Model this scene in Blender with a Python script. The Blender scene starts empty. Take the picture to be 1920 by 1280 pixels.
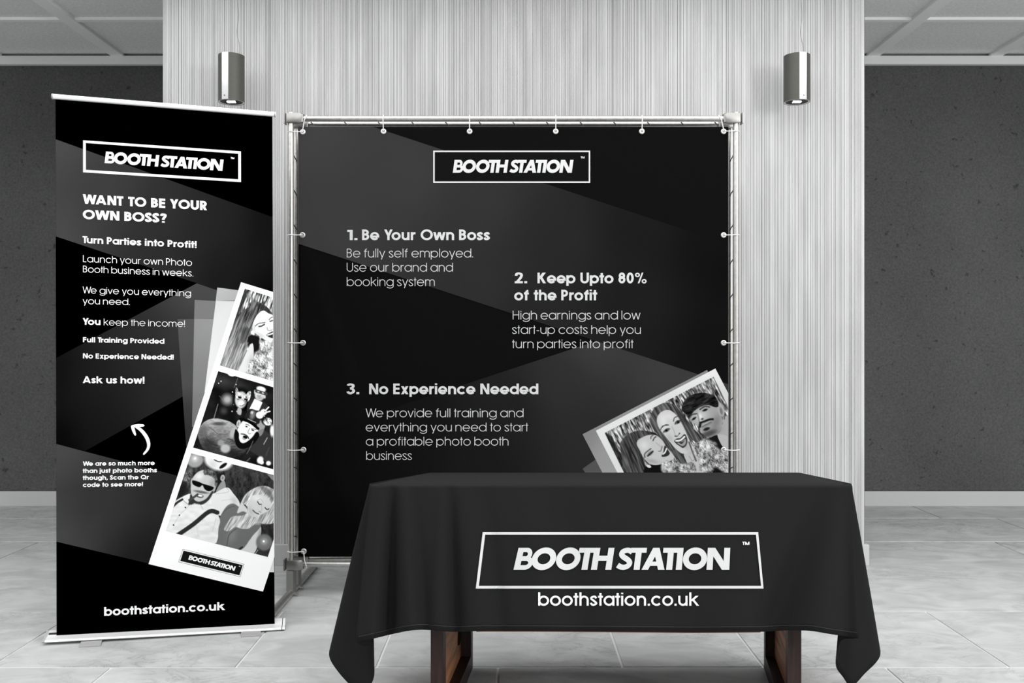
import bpy, bmesh, math, random
import numpy as np
from mathutils import Vector

# ------------------------------------------------------------------ camera, world, light, exposure
F, CX, CY, H = 1700.0, 960.0, 637.0, 1.16        # focal length / principal point in 1920x1280 pixels, eye height
sc = bpy.context.scene
COL = sc.collection
cam = bpy.data.cameras.new('camera'); camo = bpy.data.objects.new('camera', cam); COL.objects.link(camo)
camo.location = (0, 0, H); camo.rotation_euler = (math.radians(90), 0, 0)
cam.sensor_fit = 'HORIZONTAL'; cam.sensor_width = 36; cam.lens = 36 * F / 1920
cam.shift_y = -3.0 / 1920
cam.clip_start = 0.05; cam.clip_end = 100
sc.camera = camo
w = bpy.data.worlds.new('world'); sc.world = w; w.use_nodes = True
w.node_tree.nodes['Background'].inputs[0].default_value = (0.93, 0.94, 0.95, 1)
w.node_tree.nodes['Background'].inputs[1].default_value = 0.62
def area(name, loc, target, size, power, sy=None):
    l = bpy.data.lights.new(name, 'AREA'); l.energy = power; l.shape = 'RECTANGLE'; l.size = size; l.size_y = sy or size
    o = bpy.data.objects.new(name, l); COL.objects.link(o); o.location = loc
    o.rotation_euler = (Vector(target) - Vector(loc)).to_track_quat('-Z', 'Y').to_euler()
    return o
area('right_key_light', (4.6, -1.2, 2.5), (-0.4, 4.6, 1.2), 0.9, 105, 1.2)  # unseen area light added at front right, throws shadows to the left; no window
area('overhead_fill', (0.0, 1.8, 3.06), (0.0, 1.8, 0.0), 11.0, 300, 4.9)  # broad fill added overhead out of view to brighten the floor
sc.view_settings.view_transform = 'Standard'; sc.view_settings.look = 'None'
sc.view_settings.exposure = 0.22; sc.view_settings.gamma = 1.0
sc.view_settings.use_curve_mapping = False

random.seed(7); RNG = np.random.default_rng(7)

# ------------------------------------------------------------------ helpers
def lin(v):
    v = np.asarray(v, dtype=float) / 255.0
    return np.where(v <= 0.04045, v / 12.92, ((v + 0.055) / 1.055) ** 2.4)
def L(v): return float(lin(v))
def unproj(px, py, Y): return ((px - CX) / F * Y, Y, H - (py - CY) / F * Y)

def mat(name, col, rough=0.8, metal=0.0, spec=0.3, attr=None, noise=None, bump=None, emit=None):
    """col: linear rgb or grey; attr: colour attribute multiplied in; noise: (scale, amount, vec_scale); bump: (scale, strength, dist)"""
    m = bpy.data.materials.new(name); m.use_nodes = True
    nt = m.node_tree; b = nt.nodes['Principled BSDF']
    if not isinstance(col, (tuple, list)): col = (col, col, col)
    b.inputs['Base Color'].default_value = (*col, 1)
    b.inputs['Roughness'].default_value = rough; b.inputs['Metallic'].default_value = metal
    b.inputs['Specular IOR Level'].default_value = spec
    src = None
    if attr:
        a = nt.nodes.new('ShaderNodeAttribute'); a.attribute_name = attr
        mx = nt.nodes.new('ShaderNodeMix'); mx.data_type = 'RGBA'; mx.blend_type = 'MULTIPLY'; mx.inputs[0].default_value = 1
        nt.links.new(a.outputs['Color'], mx.inputs[6]); mx.inputs[7].default_value = (*col, 1)
        src = mx.outputs[2]
    tc = nt.nodes.new('ShaderNodeTexCoord')
    if noise:
        mp = nt.nodes.new('ShaderNodeMapping'); mp.inputs['Scale'].default_value = noise[2] if len(noise) > 2 else (1, 1, 1)
        nt.links.new(tc.outputs['Object'], mp.inputs['Vector'])
        n = nt.nodes.new('ShaderNodeTexNoise'); n.inputs['Scale'].default_value = noise[0]; n.inputs['Detail'].default_value = 6
        nt.links.new(mp.outputs[0], n.inputs['Vector'])
        r = nt.nodes.new('ShaderNodeMapRange'); r.inputs[1].default_value = 0.3; r.inputs[2].default_value = 0.7
        r.inputs[3].default_value = 1 - noise[1]; r.inputs[4].default_value = 1 + noise[1]
        nt.links.new(n.outputs['Fac'], r.inputs[0])
        mx = nt.nodes.new('ShaderNodeMix'); mx.data_type = 'RGBA'; mx.blend_type = 'MULTIPLY'; mx.inputs[0].default_value = 1
        if src: nt.links.new(src, mx.inputs[6])
        else: mx.inputs[6].default_value = (*col, 1)
        nt.links.new(r.outputs[0], mx.inputs[7]); src = mx.outputs[2]
    if src: nt.links.new(src, b.inputs['Base Color'])
    if bump:
        n = nt.nodes.new('ShaderNodeTexNoise'); n.inputs['Scale'].default_value = bump[0]; n.inputs['Detail'].default_value = 5
        nt.links.new(tc.outputs['Object'], n.inputs['Vector'])
        bp = nt.nodes.new('ShaderNodeBump'); bp.inputs['Strength'].default_value = bump[1]; bp.inputs['Distance'].default_value = bump[2]
        nt.links.new(n.outputs['Fac'], bp.inputs['Height']); nt.links.new(bp.outputs[0], b.inputs['Normal'])
    if emit:
        b.inputs['Emission Color'].default_value = (1, 1, 1, 1); b.inputs['Emission Strength'].default_value = emit
    return m

def empty(name, loc, label, cat, group=None):
    o = bpy.data.objects.new(name, None); COL.objects.link(o); o.location = loc
    o['label'] = label; o['category'] = cat
    if group: o['group'] = group
    bpy.context.view_layer.update()
    return o
def obj(name, verts, faces, m, parent=None, smooth=False, label=None, kind=None, colors=None, weighted=False):
    """mesh from world-space verts; parented without moving"""
    me = bpy.data.meshes.new(name)
    off = Vector((0, 0, 0))
    if parent is not None: off = WORLD[parent.name]
    v = np.asarray(verts, dtype=float).reshape(-1, 3) - np.array(off)
    me.from_pydata(v.tolist(), [], faces if isinstance(faces, list) else faces.tolist())
    if m: me.materials.append(m)
    if smooth: me.polygons.foreach_set('use_smooth', [True] * len(me.polygons))
    if colors is not None:
        ca = me.color_attributes.new('col', 'FLOAT_COLOR', 'POINT')
        c = np.ones((len(v), 4)); cc = np.asarray(colors, dtype=float)
        if cc.ndim == 1: cc = cc[:, None]
        c[:, :3] = cc
        ca.data.foreach_set('color', c.ravel())
    me.validate(); me.update()
    o = bpy.data.objects.new(name, me); COL.objects.link(o)
    if parent is not None: o.parent = parent
    WORLD[o.name] = off
    if label: o['label'] = label
    if kind: o['kind'] = kind
    return o
WORLD = {}
def thing(name, loc, label, cat, group=None):
    o = empty(name, loc, label, cat, group); WORLD[o.name] = Vector(loc); return o

def bm_box(x0, x1, y0, y1, z0, z1, bevel=0.0, seg=2):
    bm = bmesh.new(); bmesh.ops.create_cube(bm, size=1)
    for v in bm.verts:
        v.co = Vector((x0 if v.co.x < 0 else x1, y0 if v.co.y < 0 else y1, z0 if v.co.z < 0 else z1))
    if bevel: bmesh.ops.bevel(bm, geom=list(bm.edges), offset=bevel, segments=seg, affect='EDGES', profile=0.6)
    return bm
def bmd(bm):
    bm.verts.ensure_lookup_table(); bm.verts.index_update()
    r = [tuple(v.co) for v in bm.verts], [tuple(v.index for v in f.verts) for f in bm.faces]
    bm.free(); return r
def box(name, x0, x1, y0, y1, z0, z1, m, parent=None, bevel=0.0, **k):
    v, f = bmd(bm_box(x0, x1, y0, y1, z0, z1, bevel)); return obj(name, v, f, m, parent, **k)
def prism(name, quad, z0, z1, m, parent=None, **k):
    """vertical box on an arbitrary plan quad"""
    v = [(x, y, z0) for x, y in quad] + [(x, y, z1) for x, y in quad]
    n = len(quad)
    f = [tuple(range(n))[::-1], tuple(range(n, 2 * n))] + [(i, (i + 1) % n, n + (i + 1) % n, n + i) for i in range(n)]
    return obj(name, v, f, m, parent, **k)
def tube_data(pts, r, seg=14, caps=True, closed=False):
    P = [Vector(p) for p in pts]; n = len(P); vs, fs = [], []
    up = None
    for i, p in enumerate(P):
        if closed: d = (P[(i + 1) % n] - P[i - 1]).normalized()
        else: d = (P[min(i + 1, n - 1)] - P[max(i - 1, 0)]).normalized()
        if up is None:
            up = Vector((0, 0, 1)) if abs(d.z) < 0.9 else Vector((0, 1, 0))
        a = (up - d * up.dot(d)).normalized(); b = d.cross(a); up = a
        rr = r[i] if isinstance(r, (list, tuple)) else r
        for k in range(seg):
            t = 2 * math.pi * k / seg
            vs.append(tuple(p + (a * math.cos(t) + b * math.sin(t)) * rr))
    m = n if closed else n - 1
    for i in range(m):
        for k in range(seg):
            j = (i + 1) % n
            fs.append((i * seg + k, i * seg + (k + 1) % seg, j * seg + (k + 1) % seg, j * seg + k))
    if caps and not closed:
        fs.append(tuple(range(seg))[::-1]); fs.append(tuple(range((n - 1) * seg, n * seg)))
    return vs, fs
def autosmooth(o, ang=35):
    me = o.data
    me.polygons.foreach_set('use_smooth', [True] * len(me.polygons))
    bm = bmesh.new(); bm.from_mesh(me)
    for e in bm.edges:
        if len(e.link_faces) == 2 and e.calc_face_angle(0) > math.radians(ang): e.smooth = False
    bm.to_mesh(me); bm.free()
    return o
def tube(name, pts, r, m, parent=None, seg=14, closed=False, **k):
    v, f = tube_data(pts, r, seg, True, closed)
    return autosmooth(obj(name, v, f, m, parent, **k))
def lathe(name, prof, cx, cy, m, parent=None, seg=40, a0=0.0, a1=2 * math.pi, **k):
    full = abs(a1 - a0 - 2 * math.pi) < 1e-6
    n = seg if full else seg + 1
    vs = [(cx + r * math.sin(a0 + (a1 - a0) * i / seg), cy - r * math.cos(a0 + (a1 - a0) * i / seg), z) for r, z in prof for i in range(n)]
    fs = []
    for j in range(len(prof) - 1):
        for i in range(seg):
            i2 = (i + 1) % n
            fs.append((j * n + i, j * n + i2, (j + 1) * n + i2, (j + 1) * n + i))
    return autosmooth(obj(name, vs, fs, m, parent, **k))

# ------------------------------------------------------------------ lettering: a drawn stroke alphabet (geometric sans)
def arc(cx, cy, rx, ry, a0, a1, n=None):
    n = n or max(6, int(abs(a1 - a0) / 14))
    return [(cx + rx * math.cos(math.radians(a0 + (a1 - a0) * i / n)), cy + ry * math.sin(math.radians(a0 + (a1 - a0) * i / n))) for i in range(n + 1)]
def spline(pts, n=6):
    out = []; P = [pts[0]] + list(pts) + [pts[-1]]
    for i in range(1, len(P) - 2):
        for k in range(n):
            t = k / n; p0, p1, p2, p3 = P[i - 1], P[i], P[i + 1], P[i + 2]
            out.append(tuple(0.5 * (2 * p1[j] + (p2[j] - p0[j]) * t + (2 * p0[j] - 5 * p1[j] + 4 * p2[j] - p3[j]) * t * t + (3 * p1[j] - p0[j] - 3 * p2[j] + p3[j]) * t ** 3) for j in (0, 1)))
    out.append(tuple(pts[-1])); return out
def diag(xb, yb, xt, yt, wd):
    """slanted stroke with horizontal ends: centre bottom, centre top, horizontal width -> polygon"""
    h = wd / 2
    return ('p', [(xb - h, yb), (xb + h, yb), (xt + h, yt), (xt - h, yt)])
def glyph(c, w):
    """strokes for a character with stroke width w (cap height 1). returns (items, advance width)"""
    h = w / 2; X = 0.745; S = lambda *p: ('s', list(p))
    r = (X + 0.02 - w) / 2; cy = X / 2; cx = r + h; R = 2 * r + w      # bowl
    wd = w * 1.08
    if c == 'a': return [('s', arc(cx, cy, r, r, 0, 360, 28)), S((2 * r + h, X), (2 * r + h, 0))], R
    if c == 'b': return [('s', arc(cx, cy, r, r, 0, 360, 28)), S((h, 1.0), (h, 0))], R
    if c == 'c': return [('s', arc(cx, cy, r, r, 42, 318, 22))], R * 0.93
    if c == 'd': return [('s', arc(cx, cy, r, r, 0, 360, 28)), S((2 * r + h, 1.0), (2 * r + h, 0))], R
    if c == 'e': return [('s', arc(cx, cy, r, r, 0, 322, 26)), S((h, cy - h * 0.5), (2 * r + w, cy - h * 0.5)) if w > 0.12 else S((h, cy), (2 * r + w, cy))], R
    if c == 'f':
        q = 0.17 + h * 0.3; x0 = 0.09 + h
        return [('s', [(x0, 0), (x0, 1.0 - h - q)] + arc(x0 + q, 1.0 - h - q, q, q, 180, 95, 6)), S((0, X - h), (x0 + q + h * .3, X - h))], x0 + q + h * .4
    if c == 'g':
        yb = -0.02
        return [('s', arc(cx, cy, r, r, 0, 360, 28)), ('s', [(2 * r + h, X), (2 * r + h, yb)] + arc(cx, yb, r, 0.25 - h, 0, -158, 14))], R
    if c in 'hn':
        nw = 0.60 + w * 0.35; q = (nw - w) / 2; top = 1.0 if c == 'h' else X
        return [S((h, top), (h, 0)), ('s', arc(h + q, X + .01 - h - q, q, q, 180, 0, 14) + [(nw - h, 0)])], nw
    if c == 'i': return [S((h, X), (h, 0)), ('p', [(0, 0.87), (w, 0.87), (w, 0.87 + max(w * .75, .1)), (0, 0.87 + max(w * .75, .1))])], w
    if c == 'j': return [S((h, X), (h, -0.22)), ('p', [(0, 0.87), (w, 0.87), (w, 0.87 + max(w * .75, .1)), (0, 0.87 + max(w * .75, .1))]), S((h, -.22 + h), (-.07, -.22 + h))], w
    if c == 'k': return [S((h, 1), (h, 0)), diag(w * .9, .34, .50 + w * .3, X, wd * 1.35), diag(.52 + w * .55, 0, w + .12, .45, wd * 1.15)], .52 + w * 1.1
    if c == 'l': return [S((h, 1), (h, 0))], w
    if c == 'm':
        nw = 0.52 + w * 0.35; q = (nw - w) / 2; s2 = nw - w
        return [S((h, X), (h, 0)), ('s', arc(h + q, X + .01 - h - q, q, q, 180, 0, 14) + [(nw - h, 0)]),
                ('s', arc(h + q + s2, X + .01 - h - q, q, q, 180, 0, 14) + [(nw - h + s2, 0)])], nw + s2
    if c == 'o': return [('s', arc(cx, cy, r, r, 0, 360, 28))], R
    if c == 'p': return [('s', arc(cx, cy, r, r, 0, 360, 28)), S((h, X), (h, -.24))], R
    if c == 'r': return [S((h, X), (h, 0)), ('s', arc(h + .25, X - h - .24, .25, .24, 180, 90, 8) + [(h + .30, X - h)])], .30 + w * .6
    if c == 's':
        W = .44 + w * .45; a, b = h, W - h; u = X + .01 - h
        return [('s', spline([(b - .01, u - .13), (W * .72, u - .015), (W / 2, u), (a + .04, u - .06), (a + .02, u - .17), (W / 2, cy + .005), (b - .01, .20 + h * .2), (b - .03, h + .05), (W / 2, h - .01), (W * .26, h + .01), (a - .01, h + .14)], 5))], W
    if c == 't': return [S((.1 + h, .96), (.1 + h, 0)), S((0, X - h), (.2 + w, X - h))], .2 + w
    if c == 'u':
        nw = 0.60 + w * 0.35; q = (nw - w) / 2
        return [('s', [(h, X)] + arc(h + q, h + q - .01, q, q, 180, 360, 14)), S((nw - h, X), (nw - h, 0))], nw
    if c == 'v': W = .58 + w * .5; return [diag(W / 2, 0, wd / 2, X, wd), diag(W / 2, 0, W - wd / 2, X, wd)], W
    if c == 'w':
        W = .86 + w * .9; q = W / 4 + wd * .12
        return [diag(q, 0, wd / 2, X, wd), diag(q, 0, W / 2, X, wd), diag(W - q, 0, W / 2, X, wd), diag(W - q, 0, W - wd / 2, X, wd)], W
    if c == 'x': W = .52 + w * .6; return [diag(wd * .6, 0, W - wd * .6, X, wd * 1.1), diag(W - wd * .6, 0, wd * .6, X, wd * 1.1)], W
    if c == 'y': W = .58 + w * .5; return [diag(W * .5, 0.02, wd / 2, X, wd), diag(W * .5 - (W / 2 - wd / 2) * .33, -.245, W - wd / 2, X, wd)], W
    # capitals
    Rc = (1.02 - w) / 2
    if c == 'O': return [('s', arc(Rc + h, .5, Rc, Rc, 0, 360, 36))], 2 * Rc + w
    if c == 'Q': return [('s', arc(Rc + h, .5, Rc, Rc, 0, 360, 36)), diag(Rc * 2 + h * 1.2, 0, Rc * 1.25, .36, wd * 1.1)], 2 * Rc + w * 1.1
    if c == 'A': W = .84 + w * .5; yb = .22 + h * .4; return [diag(wd / 2, 0, W / 2, 1, wd), diag(W - wd / 2, 0, W / 2, 1, wd), S((W * .2, yb), (W * .8, yb))], W
    if c == 'B':
        W = .50 + w * .5; u1 = .255 - h * .25; ymid = .53
        return [S((h, 1), (h, 0)), S((h, 1 - h), (W * .5, 1 - h)), S((h, ymid), (W * .55, ymid)), S((h, h), (W * .55, h)),
                ('s', arc(W - h - u1 - .03 + .0, (1 - h + ymid) / 2, u1, (1 - h - ymid) / 2, 90, -90, 10)), ('s', arc(W - h - u1 - .0, (ymid + h) / 2, u1, (ymid - h) / 2, 90, -90, 10)),
                S((W * .3, 1 - h), (W - h - u1 - .03, 1 - h)), S((W * .3, ymid), (W - h - u1, ymid)), S((W * .3, h), (W - h - u1, h))], W
    if c == 'E': W = .46 + w * .4; return [S((h, 1), (h, 0)), S((0, 1 - h), (W, 1 - h)), S((0, .52), (W * .97, .52)), S((0, h), (W, h))], W
    if c == 'F': W = .44 + w * .4; return [S((h, 1), (h, 0)), S((0, 1 - h), (W, 1 - h)), S((0, .52), (W * .95, .52))], W
    if c == 'H': W = .62 + w * .6; return [S((h, 1), (h, 0)), S((W - h, 1), (W - h, 0)), S((h, .52), (W - h, .52))], W
    if c == 'I': return [S((h, 1), (h, 0))], w
    if c == 'K': W = .56 + w * .8; return [S((h, 1), (h, 0)), diag(w * .9, .42, W - wd * .75, 1, wd * 1.35), diag(W - wd * .6, 0, w + .10, .56, wd * 1.15)], W
    if c == 'L': W = .40 + w * .4; return [S((h, 1), (h, 0)), S((0, h), (W, h))], W
    if c == 'M': W = .80 + w * .6; return [S((h, 1), (h, 0)), S((W - h, 1), (W - h, 0)), diag(W / 2, 0, wd / 2, 1, wd), diag(W / 2, 0, W - wd / 2, 1, wd)], W
    if c == 'N': W = .62 + w * .7; return [S((h, 1), (h, 0)), S((W - h, 1), (W - h, 0)), diag(W - wd * .55, 0, wd * .55, 1, wd * 1.1)], W
    if c == 'P':
        W = .48 + w * .5; ym = .44; u = (1 - h - ym) / 2
        return [S((h, 1), (h, 0)), ('s', [(h, 1 - h), (W - h - u, 1 - h)] + arc(W - h - u, (1 - h + ym) / 2, u, u, 90, -90, 12) + [(h, ym)])], W
    if c == 'R':
        W = .48 + w * .5; ym = .46; u = (1 - h - ym) / 2
        return [S((h, 1), (h, 0)), ('s', [(h, 1 - h), (W - h - u, 1 - h)] + arc(W - h - u, (1 - h + ym) / 2, u, u, 90, -90, 12) + [(h, ym)]), diag(W - wd * .4, 0, W * .5, ym, wd)], W + w * .1
    if c == 'S':
        W = .48 + w * .5; a, b = h, W - h; u = 1.01 - h
        return [('s', spline([(b - .02, u - .17), (W * .72, u - .02), (W / 2, u), (a + .03, u - .08), (a + .02, u - .23), (W / 2, .51), (b - .01, .27 + h * .2), (b - .03, h + .07), (W / 2, h - .01), (W * .25, h + .02), (a - .01, h + .19)], 5))], W
    if c == 'T': W = .44 + w * .6; return [S((W / 2, 1), (W / 2, 0)), S((0, 1 - h), (W, 1 - h))], W
    if c == 'U':
        W = .62 + w * .5; q = (W - w) / 2
        return [('s', [(h, 1)] + arc(h + q, h + q - .01, q, q, 180, 360, 16) + [(W - h, 1)])], W
    if c == 'W':
        W = 1.02 + w * .9; q = W / 4 + wd * .12
        return [diag(q, 0, wd / 2, 1, wd), diag(q, 0, W / 2, 1, wd), diag(W - q, 0, W / 2, 1, wd), diag(W - q, 0, W - wd / 2, 1, wd)], W
    if c == 'Y': W = .60 + w * .6; return [S((W / 2, .45), (W / 2, 0)), diag(W / 2, .40, wd / 2, 1, wd), diag(W / 2, .40, W - wd / 2, 1, wd)], W
    if c == '1': return [S((.16 + h, .96), (.16 + h, 0)), S((0, .96 - h), (.16 + w, .96 - h))], .16 + w
    if c == '2': W = .5 + w * .4; return [('s', spline([(h, .70), (h + .05, .90 - h * .3), (W / 2, 1.01 - h), (W - h - .03, .88 - h * .3), (W - h, .70), (W - h - .08, .48), (h + .06, h * 1.1)], 5)), S((0, h), (W, h))], W
    if c == '3': W = .5 + w * .4; return [('s', spline([(h, .80), (h + .06, .94 - h * .5), (W / 2, 1.01 - h), (W - h - .04, .90 - h * .4), (W - h - .02, .72), (W * .6, .55), (W * .42, .53)], 5)),
                                           ('s', spline([(W * .42, .55), (W * .62, .54), (W - h, .38), (W - h, .2 + h * .3), (W / 2, h - .01), (h + .05, .10 + h * .4), (h - .01, .26)], 5))], W
    if c == '8': W = .5 + w * .4; a = .26 - h * .5; b = .30 - h * .5; return [('s', arc(W / 2, 1.01 - h - a, (W - w) / 2 * .88, a, 0, 360, 24)), ('s', arc(W / 2, h - .01 + b, (W - w) / 2, b, 0, 360, 24))], W
    if c == '0': W = .52 + w * .4; return [('s', arc(W / 2, .5, (W - w) / 2, .51 - h, 0, 360, 28))], W
    if c == '%': q = .15; v = w * .6; return [('s', arc(q + v / 2, .78, q, q, 0, 360, 18), v), ('s', arc(.62 + q, .19, q, q, 0, 360, 18), v), diag(.30, 0, .64, 1, w * .7)], .62 + 2 * q + v / 2
    if c == '.': return [('p', [(0, 0), (w * 1.05, 0), (w * 1.05, max(w, .1)), (0, max(w, .1))])], w
    if c == ',': return [('p', [(.03, 0), (w * 1.1, 0), (w * 1.1, w), (.03, w)]), diag(-.02, -.18, .03 + h, .05, w * .6)], w
    if c == '!': return [S((h, 1), (h, .26)), ('p', [(0, 0), (w, 0), (w, max(w * .8, .1)), (0, max(w * .8, .1))])], w
    if c == '?': W = .46 + w * .4; return [('s', spline([(h, .74), (h + .04, .92 - h * .3), (W / 2, 1.01 - h), (W - h - .02, .9 - h * .3), (W - h, .74), (W * .62, .55), (W * .5, .42), (W * .5, .30)], 5)), ('p', [(W * .5 - h, 0), (W * .5 + h, 0), (W * .5 + h, .17), (W * .5 - h, .17)])], W
    if c == '-': return [S((0, .36), (.26, .36))], .26
    raise ValueError(c)

def ribbon(pts, w):
    """flat ribbon along a polyline with mitred joints: (verts, quads)"""
    P = np.array(pts, dtype=float); n = len(P); h = w / 2
    closed = n > 4 and np.allclose(P[0], P[-1], atol=1e-6)
    vs = []
    for i in range(n):
        if closed: a = P[i - 1] if i else P[-2]; b = P[i + 1] if i < n - 1 else P[1]
        else: a = P[max(i - 1, 0)]; b = P[min(i + 1, n - 1)]
        d0 = P[i] - a; d1 = b - P[i]
        if np.hypot(*d0) < 1e-9: d0 = d1
        if np.hypot(*d1) < 1e-9: d1 = d0
        d0 = d0 / np.hypot(*d0); d1 = d1 / np.hypot(*d1)
        n0 = np.array([-d0[1], d0[0]]); n1 = np.array([-d1[1], d1[0]])
        m = n0 + n1; L2 = m.dot(m)
        m = m / L2 * 2 if L2 > 0.5 else n1
        vs.append(P[i] + m * h); vs.append(P[i] - m * h)
    return vs, [(2 * i, 2 * i + 1, 2 * i + 3, 2 * i + 2) for i in range(n - 1)]

def text_mesh(items_list):
    """items: list of (item, weight, xoff) -> verts, faces in cap units"""
    V, Fc = [], []
    for n_it, (it, w, xo) in enumerate(items_list):
        if it[0] == 's': v, f = ribbon(it[1], it[2] if len(it) > 2 else w)
        else: v, f = [np.array(p) for p in it[1]], [tuple(range(len(it[1])))]
        b = len(V); V += [(p[0] + xo, p[1], n_it % 7) for p in v]; Fc += [tuple(b + i for i in q) for q in f]
    return np.array(V), Fc
def layout(s, w, track=0.0, weights=None):
    its, x = [], 0.0
    sb = 0.175 - w * 0.36 + track
    rnd = set('abcdegopqOQsS')
    prev = None
    for i, c in enumerate(s):
        if c == ' ': x += .37 + w * .25; prev = None; continue
        ww = w if weights is None else weights[i]
        g, adv = glyph(c, ww)
        if prev is not None:
            k = sb
            if prev in rnd: k -= .028
            if c in rnd: k -= .028
            if prev in 'vwyWYTrkft' : k -= .05
            if c in 'vwyWYTt': k -= .04
            if (prev + c) in ('Yo', 'To', 'Tu', 'Tr', 'We', 'WA'): k -= .12
            x += k
        for it in g: its.append((it, ww, x))
        x += adv; prev = c
    V, Fc = text_mesh(its)
    x0, x1 = V[:, 0].min(), V[:, 0].max()
    V[:, 0] = (V[:, 0] - x0) / (x1 - x0)
    return V, Fc
def subdiv2d(V, Fc, step):
    """split quads whose long edge exceeds step (pixels)"""
    V = [tuple(p) for p in V]; out = []
    for q in Fc:
        if len(q) != 4: out.append(q); continue
        a, b, c, d = (np.array(V[i]) for i in q)
        nu = int(max(np.hypot(*(b - a)[:2]), np.hypot(*(c - d)[:2])) // step) + 1
        nv = int(max(np.hypot(*(d - a)[:2]), np.hypot(*(c - b)[:2])) // step) + 1
        if nu == 1 and nv == 1: out.append(q); continue
        base = len(V); ly = tuple(a[2:])
        for j in range(nv + 1):
            for i in range(nu + 1):
                s, t = i / nu, j / nv
                V.append(tuple(((a * (1 - s) + b * s) * (1 - t) + (d * (1 - s) + c * s) * t)[:2]) + ly)
        for j in range(nv):
            for i in range(nu):
                k = base + j * (nu + 1) + i; out.append((k, k + 1, k + nu + 2, k + nu + 1))
    return np.array(V), out
def place(V, base0, base1, up0, up1):
    """V (u 0..1, b cap units) to photo pixels; up vectors in pixels"""
    u = V[:, :1]; b = V[:, 1:2]
    b0, b1, u0, u1 = map(np.array, (base0, base1, up0, up1))
    P = b0 * (1 - u) + b1 * u + b * (u0 * (1 - u) + u1 * u)
    return np.hstack([P, V[:, 2:]]) if V.shape[1] > 2 else P

class Surf:
    """a surface y(x,z)=fn that print is laid on: pixel -> point on it, raised by off"""
    def __init__(self, fn, y0): self.fn, self.y0 = fn, y0
    def __call__(self, P, off):
        P = np.asarray(P, dtype=float); Y = np.full(len(P), self.y0)
        for _ in range(6):
            X = (P[:, 0] - CX) / F * Y; Z = H - (P[:, 1] - CY) / F * Y
            Y = self.fn(X, Z) - off
        X = (P[:, 0] - CX) / F * Y; Z = H - (P[:, 1] - CY) / F * Y
        return np.stack([X, Y, Z], 1)
def fixwind(V3, Fc):
    """make faces look at -Y (towards the room)"""
    out = []
    for f in Fc:
        a, b, c = V3[f[0]], V3[f[1]], V3[f[2]]
        n = np.cross(b - a, c - b)
        out.append(tuple(f) if n[1] <= 0 else tuple(f)[::-1])
    return out
def print_mesh(name, P, Fc, surf, off, m, parent, colors=None, label=None):
    P = np.asarray(P, float)
    if P.shape[1] > 2: off = off + P[:, 2] * .00012; P = P[:, :2]     # overlapping strokes lie a hair apart
    V3 = surf(P, off)
    return obj(name, V3, fixwind(V3, Fc), m, parent, colors=colors, label=label)
def line_text(s, base0, base1, cap0, cap1, w, surf, off, m, parent, lean=0.0, weights=None, step=9, name='lettering'):
    V, Fc = layout(s, w, weights=weights)
    P = place(V, base0, base1, (lean * cap0, -cap0), (lean * cap1, -cap1))
    P, Fc = subdiv2d(P, Fc, step)
    return print_mesh(name, P, Fc, surf, off, m, parent)
def logo_mesh():
    w = .265; its = []
    def add(c, x0, W=None, g=None):
        its.extend([(it, w, x0) for it in g])
    S = lambda *p: ('s', list(p)); hB = w / 2
    its += [(('p', [(0, 0), (.27, 0), (.27, 1), (0, 1)]), w, 0),
            (('s', [(.2, .9), (.42, .9)] + arc(.42, .705, .18, .195, 90, -90, 12) + [(.2, .51)], .20), w, 0),
            (('s', [(.2, .51), (.48, .51)] + arc(.48, .3075, .23, .2025, 90, -90, 12) + [(.2, .105)], .21), w, 0)]
    for c in (1.285, 2.406, 8.24): its.append((('s', arc(c, .5, .555 - w / 2, .515 - w / 2, 0, 360, 40)), w, 0))
    bar = lambda x0, x1, y0, y1: (('p', [(x0, y0), (x1, y0), (x1, y1), (x0, y1)]), w, 0)
    its += [bar(3.095, 3.37, 0, 1), bar(2.84, 3.80, .775, 1), bar(3.53, 3.805, 0, 1), bar(4.185, 4.46, 0, 1), bar(3.7, 4.3, .41, .64)]
    its.append((('s', [(x * 1.0 + 4.655, y) for x, y in spline([(.66, .80), (.52, .875), (.38, .885), (.22, .82), (.18, .70), (.28, .585), (.50, .45), (.60, .32), (.54, .18), (.38, .115), (.22, .13), (.06, .21)], 5)]), .235, 0))
    its += [bar(5.475, 5.75, 0, 1), bar(5.24, 5.97, .775, 1)]
    its += [(('p', [(5.836, 0), (6.135, 0), (6.56, 1), (6.26, 1)]), w, 0), (('p', [(6.59, 0), (6.885, 0), (6.555, 1), (6.26, 1)]), w, 0), bar(6.1, 6.65, .18, .37)]
    its += [bar(6.96, 7.235, 0, 1), bar(6.737, 7.66, .775, 1), bar(7.40, 7.67, 0, 1)]
    its += [bar(8.80, 9.075, 0, 1), bar(9.565, 9.84, 0, 1), (('p', [(9.50, 0), (9.84, 0), (9.14, 1), (8.80, 1)]), w, 0)]
    V, Fc = text_mesh(its)
    V[:, 0] /= 9.84
    return V, Fc
LOGO = logo_mesh()
def logo(base0, base1, up0, up1, surf, off, m, parent, step=9):
    P = place(LOGO[0], base0, base1, up0, up1)
    P, Fc = subdiv2d(P, LOGO[1], step)
    return print_mesh('logo_lettering', P, Fc, surf, off, m, parent)
def frame_print(outer, inner, surf, off, m, parent, step=12, name='logo_border'):
    P = list(outer) + list(inner); Fc = [(i, (i + 1) % 4, 4 + (i + 1) % 4, 4 + i) for i in range(4)]
    P, Fc = subdiv2d(np.array(P, float), Fc, step)
    return print_mesh(name, P, Fc, surf, off, m, parent)
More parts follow.
